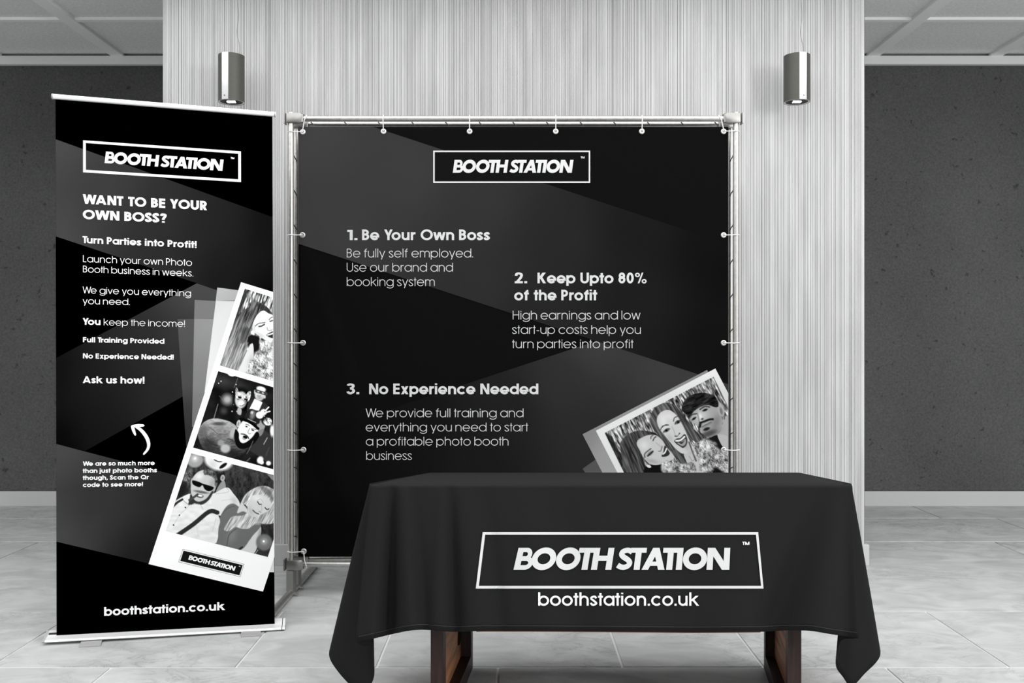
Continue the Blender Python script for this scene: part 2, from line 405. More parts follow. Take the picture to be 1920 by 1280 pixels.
def poly_print(name, pts, colf, surf, off, m, parent, step=10, label=None):
    """a flat printed field: polygon in photo pixels cut on a grid; colf(x,y)->sRGB grey 0..255"""
    bm = bmesh.new(); vs = [bm.verts.new((p[0], p[1], 0)) for p in pts]; bm.faces.new(vs)
    P = np.array(pts, float)
    for ax in (0, 1):
        lo, hi = P[:, ax].min(), P[:, ax].max(); k = math.floor(lo / step) + 1
        while k * step < hi:
            co = [0, 0, 0]; no = [0, 0, 0]; co[ax] = k * step; no[ax] = 1
            bmesh.ops.bisect_plane(bm, geom=list(bm.verts) + list(bm.edges) + list(bm.faces), plane_co=co, plane_no=no, dist=1e-5)
            k += 1
    v, f = bmd(bm); Q = np.array(v)[:, :2]
    c = lin(np.clip(colf(Q[:, 0], Q[:, 1]), 0, 255)) if callable(colf) else np.full(len(Q), L(colf))
    return print_mesh(name, Q, f, surf, off, m, parent, colors=c, label=label)
def grad(*ctrl):
    """inverse distance blend of (x,y,value)"""
    A = np.array(ctrl, float)
    def f(x, y):
        d = (x[:, None] - A[:, 0]) ** 2 + (y[:, None] - A[:, 1]) ** 2 + 400.0
        ww = 1 / d ** 1.3
        return (ww * A[:, 2]).sum(1) / ww.sum(1)
    return f

# ------------------------------------------------------------------ photographs printed on the banners, drawn by code
def vnoise(u, v, seed=0):
    """smooth value noise"""
    r = np.random.default_rng(seed); T = r.random((64, 64))
    iu, iv = np.floor(u).astype(int), np.floor(v).astype(int); fu, fv = u - iu, v - iv
    fu = fu * fu * (3 - 2 * fu); fv = fv * fv * (3 - 2 * fv)
    g = lambda a, b: T[a % 64, b % 64]
    return (g(iu, iv) * (1 - fu) + g(iu + 1, iv) * fu) * (1 - fv) + (g(iu, iv + 1) * (1 - fu) + g(iu + 1, iv + 1) * fu) * fv
class Paint:
    def __init__(s, X, Y, ox, oy, k, bg=0):
        s.x = (X - ox) * k; s.y = (Y - oy) * k; s.k = k; s.I = np.full(X.shape, float(bg))
    def mix(s, a, val): s.I = s.I * (1 - a) + val * a
    def ell(s, cx, cy, rx, ry, rot, val, soft=.25, op=1.0):
        t = math.radians(rot); dx, dy = s.x - cx, s.y - cy
        u = (dx * math.cos(t) + dy * math.sin(t)) / rx; v = (-dx * math.sin(t) + dy * math.cos(t)) / ry
        s.mix(np.clip((1 - np.sqrt(u * u + v * v)) / soft + .5, 0, 1) * op, val)
    def poly(s, pts, val, soft=5, smooth=True, op=1.0):
        P = list(pts)
        if smooth:
            n = len(P); Q = []
            for i in range(n):
                p0, p1, p2, p3 = P[i - 1], P[i], P[(i + 1) % n], P[(i + 2) % n]
                for k in range(4):
                    t = k / 4
                    Q.append(tuple(.5 * (2 * p1[j] + (p2[j] - p0[j]) * t + (2 * p0[j] - 5 * p1[j] + 4 * p2[j] - p3[j]) * t * t + (3 * p1[j] - p0[j] - 3 * p2[j] + p3[j]) * t ** 3) for j in (0, 1)))
            P = Q
        P = np.array(P, float)
        m = (s.x > P[:, 0].min() - 3 * soft) & (s.x < P[:, 0].max() + 3 * soft) & (s.y > P[:, 1].min() - 3 * soft) & (s.y < P[:, 1].max() + 3 * soft)
        x, y = s.x[m], s.y[m]
        ins = np.zeros(x.shape, bool); d2 = np.full(x.shape, 1e18)
        for i in range(len(P)):
            a, b = P[i - 1], P[i]; e = b - a; L2 = e @ e + 1e-9
            t = np.clip(((x - a[0]) * e[0] + (y - a[1]) * e[1]) / L2, 0, 1)
            d2 = np.minimum(d2, (x - a[0] - t * e[0]) ** 2 + (y - a[1] - t * e[1]) ** 2)
            c = (a[1] > y) != (b[1] > y)
            if abs(e[1]) > 1e-9: ins ^= c & (x < e[0] * (y - a[1]) / e[1] + a[0])
        sd = np.sqrt(d2) * np.where(ins, 1, -1)
        al = np.clip(sd / soft + .5, 0, 1) * op
        v = val[m] if isinstance(val, np.ndarray) else val
        s.I[m] = s.I[m] * (1 - al) + v * al
    def line(s, pts, wdt, val, soft=4, op=1.0):
        P = np.array(spline(pts, 4) if len(pts) > 2 else pts, float); d2 = np.full(s.x.shape, 1e18)
        for i in range(1, len(P)):
            a, b = P[i - 1], P[i]; e = b - a; L2 = e @ e + 1e-9
            t = np.clip(((s.x - a[0]) * e[0] + (s.y - a[1]) * e[1]) / L2, 0, 1)
            d2 = np.minimum(d2, (s.x - a[0] - t * e[0]) ** 2 + (s.y - a[1] - t * e[1]) ** 2)
        s.mix(np.clip((wdt / 2 - np.sqrt(d2)) / soft + .5, 0, 1) * op, val)
    def streak(s, ang, across, along, lo, hi, seed=0, pw=1.0):
        """texture of strands running along ang (deg)"""
        t = math.radians(ang); a = s.x * math.cos(t) + s.y * math.sin(t); c = -s.x * math.sin(t) + s.y * math.cos(t)
        n = .6 * vnoise(c / across + 40, a / along + 40, seed) + .4 * vnoise(c / across * 2.3 + 9, a / along * 2 + 3, seed + 1)
        n = np.clip((n - .2) / .6, 0, 1) ** pw
        return lo + (hi - lo) * n
    def fluff(s, size, lo, hi, seed=0):
        a = s.streak(25, size * .55, size * 2.2, 0, 1, seed); b = s.streak(110, size * .55, size * 2.4, 0, 1, seed + 5); c = s.streak(65, size * .5, size * 2.0, 0, 1, seed + 9)
        n = np.maximum(np.maximum(a, b) * .9, c) * .6 + .4 * vnoise(s.x / size / 3 + 20, s.y / size / 3 + 20, seed)
        return lo + (hi - lo) * np.clip((n - .30) / .5, 0, 1)
    def shade(s, cx, cy, rx, ry, rot, dv, soft=1.2):
        t = math.radians(rot); dx, dy = s.x - cx, s.y - cy
        u = (dx * math.cos(t) + dy * math.sin(t)) / rx; v = (-dx * math.sin(t) + dy * math.cos(t)) / ry
        s.I = np.clip(s.I + dv * np.exp(-(u * u + v * v) * 1.2), 0, 255)

def photo_b(X, Y):
    p = Paint(X, Y, 1080, 660, 5.332)
    p.I = p.streak(64, 9, 55, 10, 250, 3, 1.0)
    p.I = p.I * (.75 + .5 * vnoise(p.x / 55 + 5, p.y / 55 + 5, 9))
    p.poly([(287, 807), (360, 840), (470, 1060), (540, 1230), (480, 1230)], 28, 14, False, .8)
    p.poly([(1375, 245), (1400, 330), (1540, 590), (1540, 480)], 40, 14, False, .7)
    # man, back right
    p.poly([(1440, 790), (1480, 680), (1540, 640), (1540, 960), (1400, 900), (1380, 850)], 172)
    p.poly([(1130, 640), (1180, 590), (1240, 545), (1320, 530), (1400, 545), (1440, 600), (1462, 690), (1445, 780), (1380, 835), (1310, 848), (1255, 805), (1228, 750), (1170, 705)], 165)
    p.shade(1250, 640, 80, 60, -30, 35); p.shade(1400, 700, 50, 90, 20, -35)
    p.ell(1452, 582, 33, 62, -12, 172); p.ell(1452, 590, 14, 36, -12, 120, .6)
    p.poly([(1055, 575), (1075, 500), (1140, 435), (1240, 406), (1340, 418), (1405, 460), (1425, 535), (1395, 552), (1320, 528), (1245, 548), (1180, 590), (1130, 655), (1100, 620)], p.streak(-25, 18, 60, 10, 62, 4), 8)
    p.shade(1340, 810, 95, 36, -20, -60); p.ell(1325, 815, 75, 26, -18, 60, .9, .6)
    p.line([(1240, 745), (1250, 706), (1290, 690), (1330, 674), (1368, 670)], 21, 30, 7); p.line([(1262, 750), (1305, 733), (1355, 702)], 20, 138, 6); p.line([(1262, 742), (1305, 722), (1352, 698)], 5, 60)
    p.ell(1305, 768, 34, 15, -20, 34, .6); p.line([(1238, 700), (1230, 790), (1270, 830)], 14, 45, 8)
    p.line([(1132, 660), (1160, 625), (1205, 615)], 12, 60, 8); p.line([(1240, 572), (1285, 545), (1335, 548)], 13, 60, 8)
    p.ell(1180, 664, 27, 11, -35, 45, .5); p.ell(1290, 578, 28, 12, -20, 45, .5); p.ell(1178, 664, 9, 9, 0, 15); p.ell(1290, 579, 10, 10, 0, 15)
    p.line([(1215, 610), (1225, 660), (1232, 690)], 8, 125, 8); p.ell(1262, 668, 14, 9, -20, 70, .6); p.shade(1245, 640, 16, 40, -15, 35)
    p.poly([(1250, 905), (1330, 860), (1420, 830), (1470, 900), (1540, 1060), (1540, 1230), (1390, 1230), (1300, 1050)], 22)
    p.poly([(1420, 822), (1540, 860), (1540, 1020), (1480, 960), (1440, 900)], 185)
    # woman, middle
    hair = p.streak(60, 11, 160, 38, 128, 21)
    p.poly([(745, 710), (752, 610), (810, 540), (900, 503), (985, 530), (1045, 590), (1095, 655), (1145, 725), (1205, 795), (1275, 855), (1210, 905), (1160, 880), (1160, 960), (1190, 1090), (1180, 1230), (1110, 1230), (1050, 1110), (960, 1020), (870, 890), (800, 800)], hair, 7)
    p.poly([(1080, 1010), (1150, 950), (1195, 1000), (1240, 1100), (1290, 1230), (1150, 1230), (1110, 1110)], 196)
    p.poly([(862, 592), (930, 578), (1000, 625), (1050, 700), (1092, 785), (1130, 870), (1160, 945), (1125, 1003), (1060, 1012), (1000, 968), (935, 895), (878, 822), (832, 760), (808, 690), (820, 635)], 208)
    p.shade(870, 690, 40, 90, -20, 18); p.shade(1100, 930, 30, 80, -25, -30); p.shade(940, 860, 30, 60, -35, -20); p.shade(930, 640, 60, 40, 0, 15)
    p.line([(845, 775), (868, 738), (925, 728)], 9, 62); p.line([(975, 690), (985, 655), (1020, 640)], 9, 62)
    p.line([(862, 752), (895, 724), (925, 726)], 6, 80)
    p.ell(906, 782, 34, 15, -28, 95, .6); p.ell(1018, 700, 33, 15, -30, 95, .6); p.ell(905, 784, 13, 12, 0, 18); p.ell(1022, 700, 13, 12, 0, 18)
    p.line([(872, 805), (900, 768), (938, 766)], 6, 40); p.line([(988, 722), (1005, 688), (1045, 680)], 6, 40)
    p.line([(960, 745), (985, 800), (990, 835)], 7, 168, 8); p.line([(985, 838), (1010, 842), (1040, 808)], 8, 110); p.ell(1000, 838, 9, 6, -20, 70); p.ell(1034, 812, 8, 6, -20, 70)
    p.poly([(982, 885), (1010, 862), (1045, 855), (1085, 818), (1108, 850), (1114, 900), (1098, 938), (1068, 958), (1030, 935), (1000, 915)], 62, 4)
    p.poly([(1012, 905), (1050, 900), (1090, 868), (1100, 900), (1085, 930), (1060, 938), (1035, 925)], 158, 5); p.line([(1000, 885), (1045, 880), (1085, 845)], 17, 240); p.poly([(1030, 905), (1060, 900), (1085, 880), (1060, 915)], 25, 4)
    p.line([(1130, 900), (1160, 980), (1200, 1085)], 16, 88, 8); p.line([(980, 1000), (1060, 1080), (1130, 1210)], 40, 105, 14, .6)
    p.line([(1130, 1040), (1165, 1085), (1200, 1060)], 4, 110)
    # woman, left
    h2 = p.streak(66, 12, 150, 28, 112, 31)
    p.poly([(440, 940), (470, 865), (550, 805), (650, 782), (770, 800), (840, 845), (790, 870), (660, 850), (612, 895), (625, 960), (665, 1050), (700, 1140), (760, 1130), (860, 1120), (930, 1230), (480, 1230), (470, 1120)], h2, 7)
    p.poly([(700, 1140), (860, 1118), (930, 1230), (700, 1230)], 18, 8)
    p.poly([(608, 900), (690, 838), (780, 826), (840, 858), (880, 905), (905, 950), (960, 1010), (980, 1060), (900, 1105), (800, 1128), (730, 1112), (682, 1060), (640, 985)], 202)
    p.shade(680, 930, 50, 50, 0, 22); p.shade(760, 1090, 80, 25, 10, -30); p.shade(700, 1040, 30, 40, 40, -15)
    p.line([(688, 1050), (690, 1012), (748, 965)], 11, 75, 8); p.line([(748, 865), (752, 842), (770, 832)], 9, 75, 7)
    p.ell(742, 1012, 34, 17, -40, 120, .8); p.line([(718, 1036), (742, 1016), (768, 992)], 15, 40, 7); p.line([(770, 885), (782, 858), (800, 845)], 11, 60)
    p.line([(800, 905), (850, 950), (845, 990)], 6, 165, 8); p.line([(825, 990), (848, 985), (862, 940)], 8, 105)
    p.poly([(855, 1042), (872, 1000), (885, 935), (905, 950), (925, 985), (938, 1015), (905, 1042)], 48, 4); p.line([(870, 1018), (890, 1000), (905, 965)], 14, 238)
    p.ell(728, 1140, 24, 14, 20, 225)
    fl = p.fluff(13, 45, 240, 41)
    p.poly([(850, 1130), (905, 1085), (960, 1105), (1010, 1080), (1060, 1120), (1150, 1100), (1190, 1130), (1170, 1230), (900, 1230)], fl, 22)
    p.poly([(1165, 930), (1230, 900), (1280, 860), (1340, 880), (1400, 910), (1420, 960), (1480, 980), (1540, 1010), (1540, 1230), (1400, 1150), (1340, 1230), (1250, 1230), (1230, 1080), (1180, 1010)], fl, 26)
    return p.I
def photo_1(X, Y):
    p = Paint(X, Y, 400, 520, 6.4)
    p.I = p.streak(107, 15, 70, 10, 250, 3, 1.0)
    p.poly([(378, 120), (420, 170), (300, 470), (230, 560), (280, 330)], 30, 22, False, .85)
    p.poly([(440, 340), (480, 290), (560, 298), (640, 350), (690, 410), (730, 480), (650, 440), (590, 402), (540, 432), (500, 490), (480, 570), (455, 650), (405, 720), (410, 820), (375, 950), (325, 1080), (300, 1140), (170, 1100), (60, 1060), (140, 860), (200, 690), (260, 510), (330, 420)],
           np.clip(p.streak(112, 10, 130, 25, 130, 11) + np.clip((p.y - 420) / 520, 0, 1) * 75, 0, 235), 7)
    p.poly([(520, 330), (560, 310), (640, 360), (700, 430), (640, 420), (560, 380)], 42, 10, True, .7)
    p.poly([(350, 640), (400, 590), (440, 640), (400, 760), (330, 790)], 45, 25, True, .6)
    p.poly([(415, 720), (470, 690), (560, 735), (560, 860), (490, 940), (475, 800), (430, 800)], 20)
    p.poly([(470, 788), (482, 930), (430, 1040), (400, 1160), (300, 1130), (350, 1010), (400, 890)], 214); p.shade(450, 1000, 40, 90, 20, -25)
    p.poly([(600, 398), (660, 430), (735, 490), (735, 775), (650, 762), (560, 712), (492, 655), (468, 600), (488, 520), (535, 440)], 226)
    p.shade(600, 480, 60, 50, 0, 18); p.shade(560, 690, 70, 25, 30, -28); p.shade(490, 600, 20, 50, 0, -25)
    p.ell(466, 660, 17, 20, 0, 232)
    p.line([(505, 582), (545, 552), (622, 540)], 9, 55); p.line([(668, 510), (690, 485), (725, 470)], 9, 55)
    p.line([(548, 588), (580, 582), (612, 563)], 15, 40, 8); p.line([(680, 528), (700, 520), (725, 512)], 13, 45)
    p.line([(645, 600), (655, 632), (690, 636), (708, 622)], 8, 140, 8)
    p.poly([(636, 688), (680, 660), (735, 645), (735, 725), (680, 722), (652, 705)], 45, 4); p.line([(652, 690), (690, 680), (730, 662)], 15, 240)
    p.poly([(555, 745), (600, 770), (640, 755), (680, 785), (735, 780), (735, 1260), (560, 1210), (390, 1160), (430, 1070), (430, 1010), (480, 960), (500, 900), (550, 860)], p.fluff(15, 70, 250, 12), 24)
    return p.I
def photo_2(X, Y):
    p = Paint(X, Y, 355, 690, 6.739, 12)
    p.I += 20 * vnoise(p.x / 90, p.y / 90, 4)
    p.ell(480, 395, 62, 60, 0, 165, 1.2); p.ell(435, 540, 42, 40, 0, 60, 1.2); p.ell(430, 170, 120, 60, 10, 55, 2); p.ell(650, 220, 90, 50, 10, 45, 2); p.ell(530, 82, 45, 20, 15, 235)
    p.line([(618, 105), (600, 160), (565, 245)], 5, 110); p.line([(362, 455), (310, 635)], 9, 120); p.line([(380, 350), (430, 410)], 4, 110)
    for a, b in ((400, 165), (370, 190), (590, 205), (545, 300), (560, 460), (540, 545), (600, 545)): p.ell(a, b, 7, 7, 0, 220)
    # masked woman
    p.ell(655, 400, 105, 150, 0, 10, .4); p.ell(655, 400, 78, 105, 5, 200); p.shade(720, 420, 40, 80, 0, -80)
    p.poly([(590, 240), (640, 315), (700, 345), (750, 295), (778, 300), (766, 385), (735, 425), (690, 400), (660, 385), (610, 405), (583, 350)], p.fluff(11, 15, 250, 8), 5)
    p.ell(635, 368, 24, 12, 20, 15); p.ell(715, 395, 24, 12, 20, 15); p.ell(655, 445, 40, 35, 0, 225, .6); p.line([(640, 475), (665, 478), (695, 455)], 9, 60); p.ell(650, 490, 20, 10, 0, 210, .8)
    p.poly([(615, 500), (660, 520), (650, 590), (605, 570)], 170, 10)
    # masked man
    p.poly([(740, 440), (820, 380), (930, 420), (1000, 500), (960, 600), (880, 640), (740, 600)], 42, 6)
    p.poly([(825, 385), (925, 432), (880, 535), (752, 528)], 242, 5, False)
    p.ell(893, 330, 66, 82, 12, 205); p.ell(908, 262, 60, 30, 14, 232, .4); p.shade(890, 375, 45, 25, 12, -50); p.ell(830, 300, 12, 28, 0, 190); p.ell(952, 362, 12, 22, 0, 190)
    p.line([(850, 288), (905, 305), (968, 325)], 40, 62); p.ell(873, 296, 15, 9, 15, 190); p.ell(930, 315, 15, 9, 15, 190); p.line([(860, 345), (885, 352), (905, 345)], 6, 90)
    # woman right
    p.poly([(820, 900), (920, 780), (1000, 820), (1080, 900), (1080, 1220), (860, 1100), (740, 1010)], 48, 8); p.line([(985, 880), (940, 960)], 10, 160); p.line([(1010, 1000), (965, 1110)], 6, 80)
    p.ell(905, 730, 52, 80, 20, 150); p.poly([(870, 800), (940, 760), (930, 820), (890, 860)], 120, 8); p.ell(985, 660, 80, 70, 30, 20); p.ell(990, 675, 55, 50, 20, p.fluff(18, 10, 240, 6)); p.ell(1048, 790, 28, 75, 0, 225, .6)
    # man in hat and denim
    tex = np.clip(175 - (p.y - 640) * .28 + 40 * (vnoise(p.x / 30, p.y / 14, 3) - .5), 30, 220)
    p.poly([(110, 850), (150, 720), (230, 655), (330, 635), (430, 650), (530, 685), (600, 750), (620, 900), (640, 1000), (740, 985), (700, 1060), (620, 1110), (480, 1120), (330, 1080), (180, 1020)], tex, 8)
    p.ell(170, 800, 55, 90, 25, 85, .8, .7); p.ell(370, 702, 85, 22, 0, 60, .9, .8); p.ell(560, 810, 42, 80, 25, 170, .6)
    p.line([(240, 740), (300, 780), (370, 835), (480, 835)], 6, 70); p.line([(210, 870), (270, 950), (360, 975)], 7, 45); p.line([(590, 780), (570, 860), (590, 960)], 16, 40, 8)
    p.ell(240, 960, 90, 80, 20, 35, 1.2, .7); p.ell(560, 1080, 120, 50, 10, 30, 1.0, .8)
    p.line([(480, 890), (540, 905), (575, 930)], 7, 40); p.line([(500, 940), (540, 920), (570, 950)], 7, 50)
    p.ell(400, 945, 42, 40, 0, 160, .6, .7); p.ell(455, 1015, 62, 55, 0, 195, .5, .85)
    p.poly([(690, 662), (760, 700), (862, 762), (850, 830), (800, 890), (740, 930), (680, 955), (625, 940), (598, 860), (605, 790), (640, 715)], 228)
    p.poly([(582, 770), (625, 820), (628, 890), (650, 935), (690, 945), (745, 915), (800, 865), (850, 800), (885, 850), (830, 940), (740, 1005), (650, 1020), (595, 975), (575, 870)], 12, 6)
    p.ell(622, 700, 25, 46, 12, 205); p.ell(620, 705, 12, 28, 12, 130, .6)
    p.line([(712, 708), (740, 715), (758, 728)], 7, 50); p.line([(785, 765), (815, 768), (845, 775)], 8, 50); p.ell(722, 738, 15, 9, 20, 30); p.ell(802, 784, 18, 10, 20, 40)
    p.line([(765, 760), (740, 805), (755, 828), (775, 825)], 7, 120); p.line([(655, 830), (700, 838), (735, 862), (750, 890)], 14, 40); p.ell(705, 872, 30, 20, 25, 12); p.ell(690, 893, 24, 12, 25, 160, .6)
    p.poly([(700, 620), (745, 530), (790, 515), (860, 545), (890, 620), (880, 700), (800, 690)], 32, 6); p.ell(800, 590, 30, 60, 20, 150, 1.0, .7); p.ell(790, 560, 18, 20, 0, p.fluff(8, 30, 230, 3), 1)
    p.line([(650, 640), (700, 655), (780, 690), (870, 765)], 34, 8); p.line([(740, 640), (790, 665), (840, 685)], 7, 190, 6)
    p.ell(890, 592, 48, 45, 0, 240); p.ell(938, 555, 40, 38, 0, 235); p.line([(955, 545), (980, 515), (1003, 492)], 15, 240); p.line([(955, 565), (985, 555), (1018, 545)], 15, 235); p.line([(925, 600), (950, 605)], 12, 200); p.ell(955, 548, 10, 8, 0, 90)
    p.line([(805, 920), (770, 1000), (728, 1080)], 5, 120); p.line([(765, 1135), (725, 1180)], 12, 90)
    p.ell(895, 1160, 38, 46, 25, 245, .5); p.ell(915, 1190, 25, 25, 0, 255, .5); p.ell(1000, 1200, 30, 28, 0, 245, .5)
    return p.I
def photo_3(X, Y):
    p = Paint(X, Y, 300, 840, 6.095, 42)
    p.I += 34 * (vnoise(p.x / 26, p.y / 60, 5) - .35) + 24 * (vnoise(p.x / 9, p.y / 12, 15) - .5)
    p.ell(310, 340, 40, 110, 15, p.fluff(12, 25, 150, 8), .9); p.ell(250, 470, 60, 80, 20, 28, .8)
    p.ell(402, 135, 93, 84, -20, 150); p.shade(400, 120, 40, 40, 0, 60); p.ell(400, 115, 10, 16, 30, 245)
    p.ell(672, 130, 166, 125, 10, 228); p.shade(600, 190, 60, 60, 0, -25); p.ell(722, 200, 52, 20, -35, 22); p.line([(620, 130), (670, 155), (710, 150)], 12, 30)
    p.poly([(1220, 290), (1320, 310), (1320, 390), (1270, 350)], 120, 5, False)
    # man behind
    p.poly([(650, 300), (740, 300), (745, 460), (700, 520), (600, 540), (620, 400)], 30, 6); p.poly([(640, 500), (690, 400), (735, 370), (752, 465), (700, 520)], 140, 6)
    p.ell(716, 340, 26, 36, 10, 172); p.ell(716, 340, 13, 20, 10, 120, .6)
    p.poly([(550, 560), (640, 505), (768, 448), (840, 520), (900, 600), (908, 660), (850, 700), (700, 770), (600, 720)], 214, 5); p.shade(850, 600, 40, 60, -30, -30); p.line([(760, 450), (780, 500), (640, 520)], 5, 165)
    p.line([(700, 600), (760, 590), (850, 580)], 5, 185)
    # woman
    p.poly([(1135, 880), (1158, 950), (1130, 1070), (1060, 1215), (900, 1180), (1030, 1040)], 200, 6); p.shade(1140, 1000, 25, 120, 10, -50)
    p.poly([(600, 1100), (640, 950), (690, 780), (760, 665), (840, 632), (920, 685), (1000, 750), (1130, 850), (1148, 900), (1050, 1010), (930, 1160), (760, 1130)], 102, 6)
    p.shade(820, 1000, 60, 100, 20, 18); p.line([(870, 920), (790, 990), (765, 1110)], 7, 60); p.line([(700, 760), (770, 690), (850, 660)], 6, 70); p.line([(940, 1130), (900, 1160)], 20, 40)
    hb = p.streak(120, 10, 100, 120, 228, 51)
    p.poly([(900, 700), (925, 620), (985, 520), (1080, 455), (1180, 430), (1270, 455), (1320, 520), (1320, 820), (1220, 868), (1130, 850), (1090, 860), (1020, 915), (930, 920), (860, 900), (790, 945), (730, 930), (770, 850), (830, 780), (960, 765), (1010, 700), (960, 640)], hb, 7)
    p.poly([(880, 740), (930, 620), (960, 650), (1000, 700), (1010, 750), (950, 720)], 195, 8)
    p.poly([(1030, 560), (1120, 528), (1220, 558), (1272, 630), (1252, 700), (1190, 742), (1080, 788), (1022, 755), (998, 670)], 196); p.shade(1110, 570, 70, 40, 20, 18); p.shade(1040, 720, 30, 60, -20, -20)
    p.poly([(1150, 440), (1220, 450), (1280, 520), (1290, 600), (1230, 540), (1190, 510)], 75, 20, True, .6)
    p.line([(1110, 600), (1150, 580), (1180, 620)], 4, 150); p.line([(1115, 610), (1135, 640), (1160, 640)], 11, 30); p.line([(1200, 680), (1225, 700), (1245, 690)], 11, 30); p.line([(1160, 640), (1165, 700), (1145, 722)], 6, 160, 8); p.line([(1130, 720), (1155, 735)], 6, 110)
    p.line([(1062, 708), (1090, 735), (1128, 752)], 13, 75); p.line([(1090, 858), (1180, 850), (1260, 780)], 30, 195, 16, .5); p.ell(1020, 575, 10, 20, 30, 225)
    p.ell(1190, 1075, 92, 95, 0, 105); p.shade(1190, 1065, 45, 45, 0, 60); p.ell(1185, 1063, 12, 12, 0, 250); p.line([(1120, 1160), (1085, 1215)], 5, 200)
    # man with sunglasses
    sh = 230 - 22 * vnoise(p.x / 60, p.y / 25, 21)
    p.poly([(160, 640), (210, 580), (350, 518), (330, 600), (345, 650), (560, 560), (590, 640), (650, 740), (685, 820), (670, 900), (590, 1110), (40, 960), (110, 780)], sh, 5)
    p.poly([(380, 330), (435, 272), (520, 243), (600, 268), (645, 330), (645, 430), (600, 500), (560, 565), (500, 612), (430, 622), (370, 575), (353, 490), (355, 400)], 188)
    p.shade(450, 320, 50, 40, -20, 35); p.shade(600, 400, 40, 80, 20, -30)
    p.poly([(500, 245), (560, 240), (625, 275), (655, 350), (650, 440), (625, 430), (620, 350), (560, 310), (505, 300)], p.fluff(9, 25, 120, 2), 12)
    p.ell(363, 385, 12, 45, 8, 170); p.ell(612, 475, 16, 50, 25, 165)
    p.poly([(352, 520), (395, 590), (450, 610), (530, 575), (590, 495), (610, 500), (560, 590), (480, 645), (400, 630), (345, 585)], 48, 9); p.ell(470, 500, 80, 14, 10, 70, .8, .8)
    p.ell(455, 545, 42, 22, 10, 70); p.ell(455, 540, 32, 12, 10, 232); p.line([(430, 500), (465, 500)], 8, 110)
    p.poly([(372, 368), (430, 378), (490, 405), (530, 418), (612, 445), (595, 480), (548, 490), (508, 465), (485, 422), (455, 445), (405, 432), (372, 405)], 12, 4); p.line([(372, 372), (490, 410), (612, 448)], 9, 12)
    p.line([(335, 592), (380, 565), (430, 528)], 26, 66)
    p.line([(345, 640), (300, 690), (222, 765), (155, 880)], 5, 175); p.line([(340, 650), (450, 640), (490, 700)], 6, 170); p.line([(270, 600), (330, 650)], 6, 120)
    p.line([(190, 1000), (380, 870), (560, 725), (655, 735)], 50, 42); p.line([(145, 670), (195, 622), (255, 585)], 26, 42)
    for a, b in ((290, 677), (222, 765), (155, 878)): p.ell(a, b, 9, 9, 0, 20)
    p.line([(420, 900), (440, 1010)], 5, 195, 8); p.line([(640, 800), (600, 950)], 6, 190, 10)
    return p.I
def photo_print(fn, TL, TR, BL, BR, surf, off, m, parent, clip=None, res=0.95, label=None):
    TL, TR, BL, BR = map(lambda q: np.array(q, float), (TL, TR, BL, BR))
    nv = int(np.hypot(*(BL - TL)) / res); nu = int(max(np.hypot(*(TR - TL)), np.hypot(*(BR - BL))) / res)
    t = np.linspace(0, 1, nv + 1)[:, None, None]; s = np.linspace(0, 1, nu + 1)[None, :, None]
    l = TL * (1 - t) + BL * t; r = TR * (1 - t) + BR * t
    if clip is not None:
        k = np.clip((clip - l[..., 0]) / (r[..., 0] - l[..., 0]), 0, 1)[..., None]; r = l + (r - l) * k
    G = l + (r - l) * s
    I = fn(G[..., 0], G[..., 1]); P = G.reshape(-1, 2)
    i = np.arange(nv)[:, None] * (nu + 1) + np.arange(nu)[None, :]; i = i.ravel()
    Fc = np.stack([i, i + nu + 1, i + nu + 2, i + 1], 1)
    V3 = surf(P, off)
    return obj('photograph', V3, Fc, m, parent, colors=lin(np.clip(I.ravel(), 0, 255)), label=label)

# ------------------------------------------------------------------ materials
M = {}
M['white_print'] = mat('banner white ink', 0.93, .9, spec=.1)
M['roll_print'] = mat('banner print', 1.0, .95, spec=0.0, attr='col')
M['roll_black'] = mat('banner black', 0.0, .9, spec=0.0)
M['bd_print'] = mat('backdrop print', 0.75, .95, spec=0.02, attr='col')
M['bd_white'] = mat('backdrop white ink', 0.60, .9, spec=.05)
M['bd_text'] = mat('backdrop light ink', 0.57, .9, spec=.05)
M['cloth'] = mat('black polyester cloth', L(31), .9, spec=.08, bump=(900, .15, .0006))
M['cloth_hem'] = mat('cloth hem band', L(38), .8, spec=.2)
M['cloth_ink'] = mat('tablecloth white ink', 0.62, .9, spec=.05)
M['cloth_ink2'] = mat('tablecloth bright ink', 0.82, .9, spec=.05)
M['steel'] = mat('galvanised steel', (.52, .51, .49), .36, 1.0, noise=(60, .12, (1, 1, 1)), bump=(700, .25, .0006))
M['steel_dark'] = mat('dark steel', (.10, .10, .095), .45, 1.0)
M['steel_cast'] = mat('cast steel bracket', (.34, .335, .32), .42, 1.0, bump=(400, .2, .0006))
M['chrome'] = mat('bright aluminium', (.95, .95, .95), .22, 0.35, spec=.6)
M['cap_grey'] = mat('grey end cap', L(160), .5)
M['rubber'] = mat('black seal', 0.01, .6)
M['tie'] = mat('white bungee cord', .80, .6)
M['eyelet'] = mat('zinc eyelet', (.62, .62, .60), .4, .8)
M['lamp'] = mat('anodised lamp body', (.085, .085, .075), .5, .35, noise=(30, .08, (1, 1, 30)))
M['lamp_strip'] = mat('brushed steel strip', (.80, .80, .80), .34, .75, noise=(200, .12, (1, 1, 3)))
M['lamp_in'] = mat('black lamp baffle', .006, .5)
M['led'] = mat('led lens', 1.0, .4, emit=6.0)
M['wire'] = mat('lamp wire', .16, .5, .6)
M['wood_dark'] = mat('dark stained wood', (.024, .011, .009), .55, noise=(14, .5, (6, 6, .8)))
M['wood_panel'] = mat('brown wood panel', (.40, .17, .075), .6, noise=(5, .5, (.6, .6, 9)))
M['trim'] = mat('white painted trim', .52, .5)
M['crown'] = mat('painted crown trim', .72, .6)
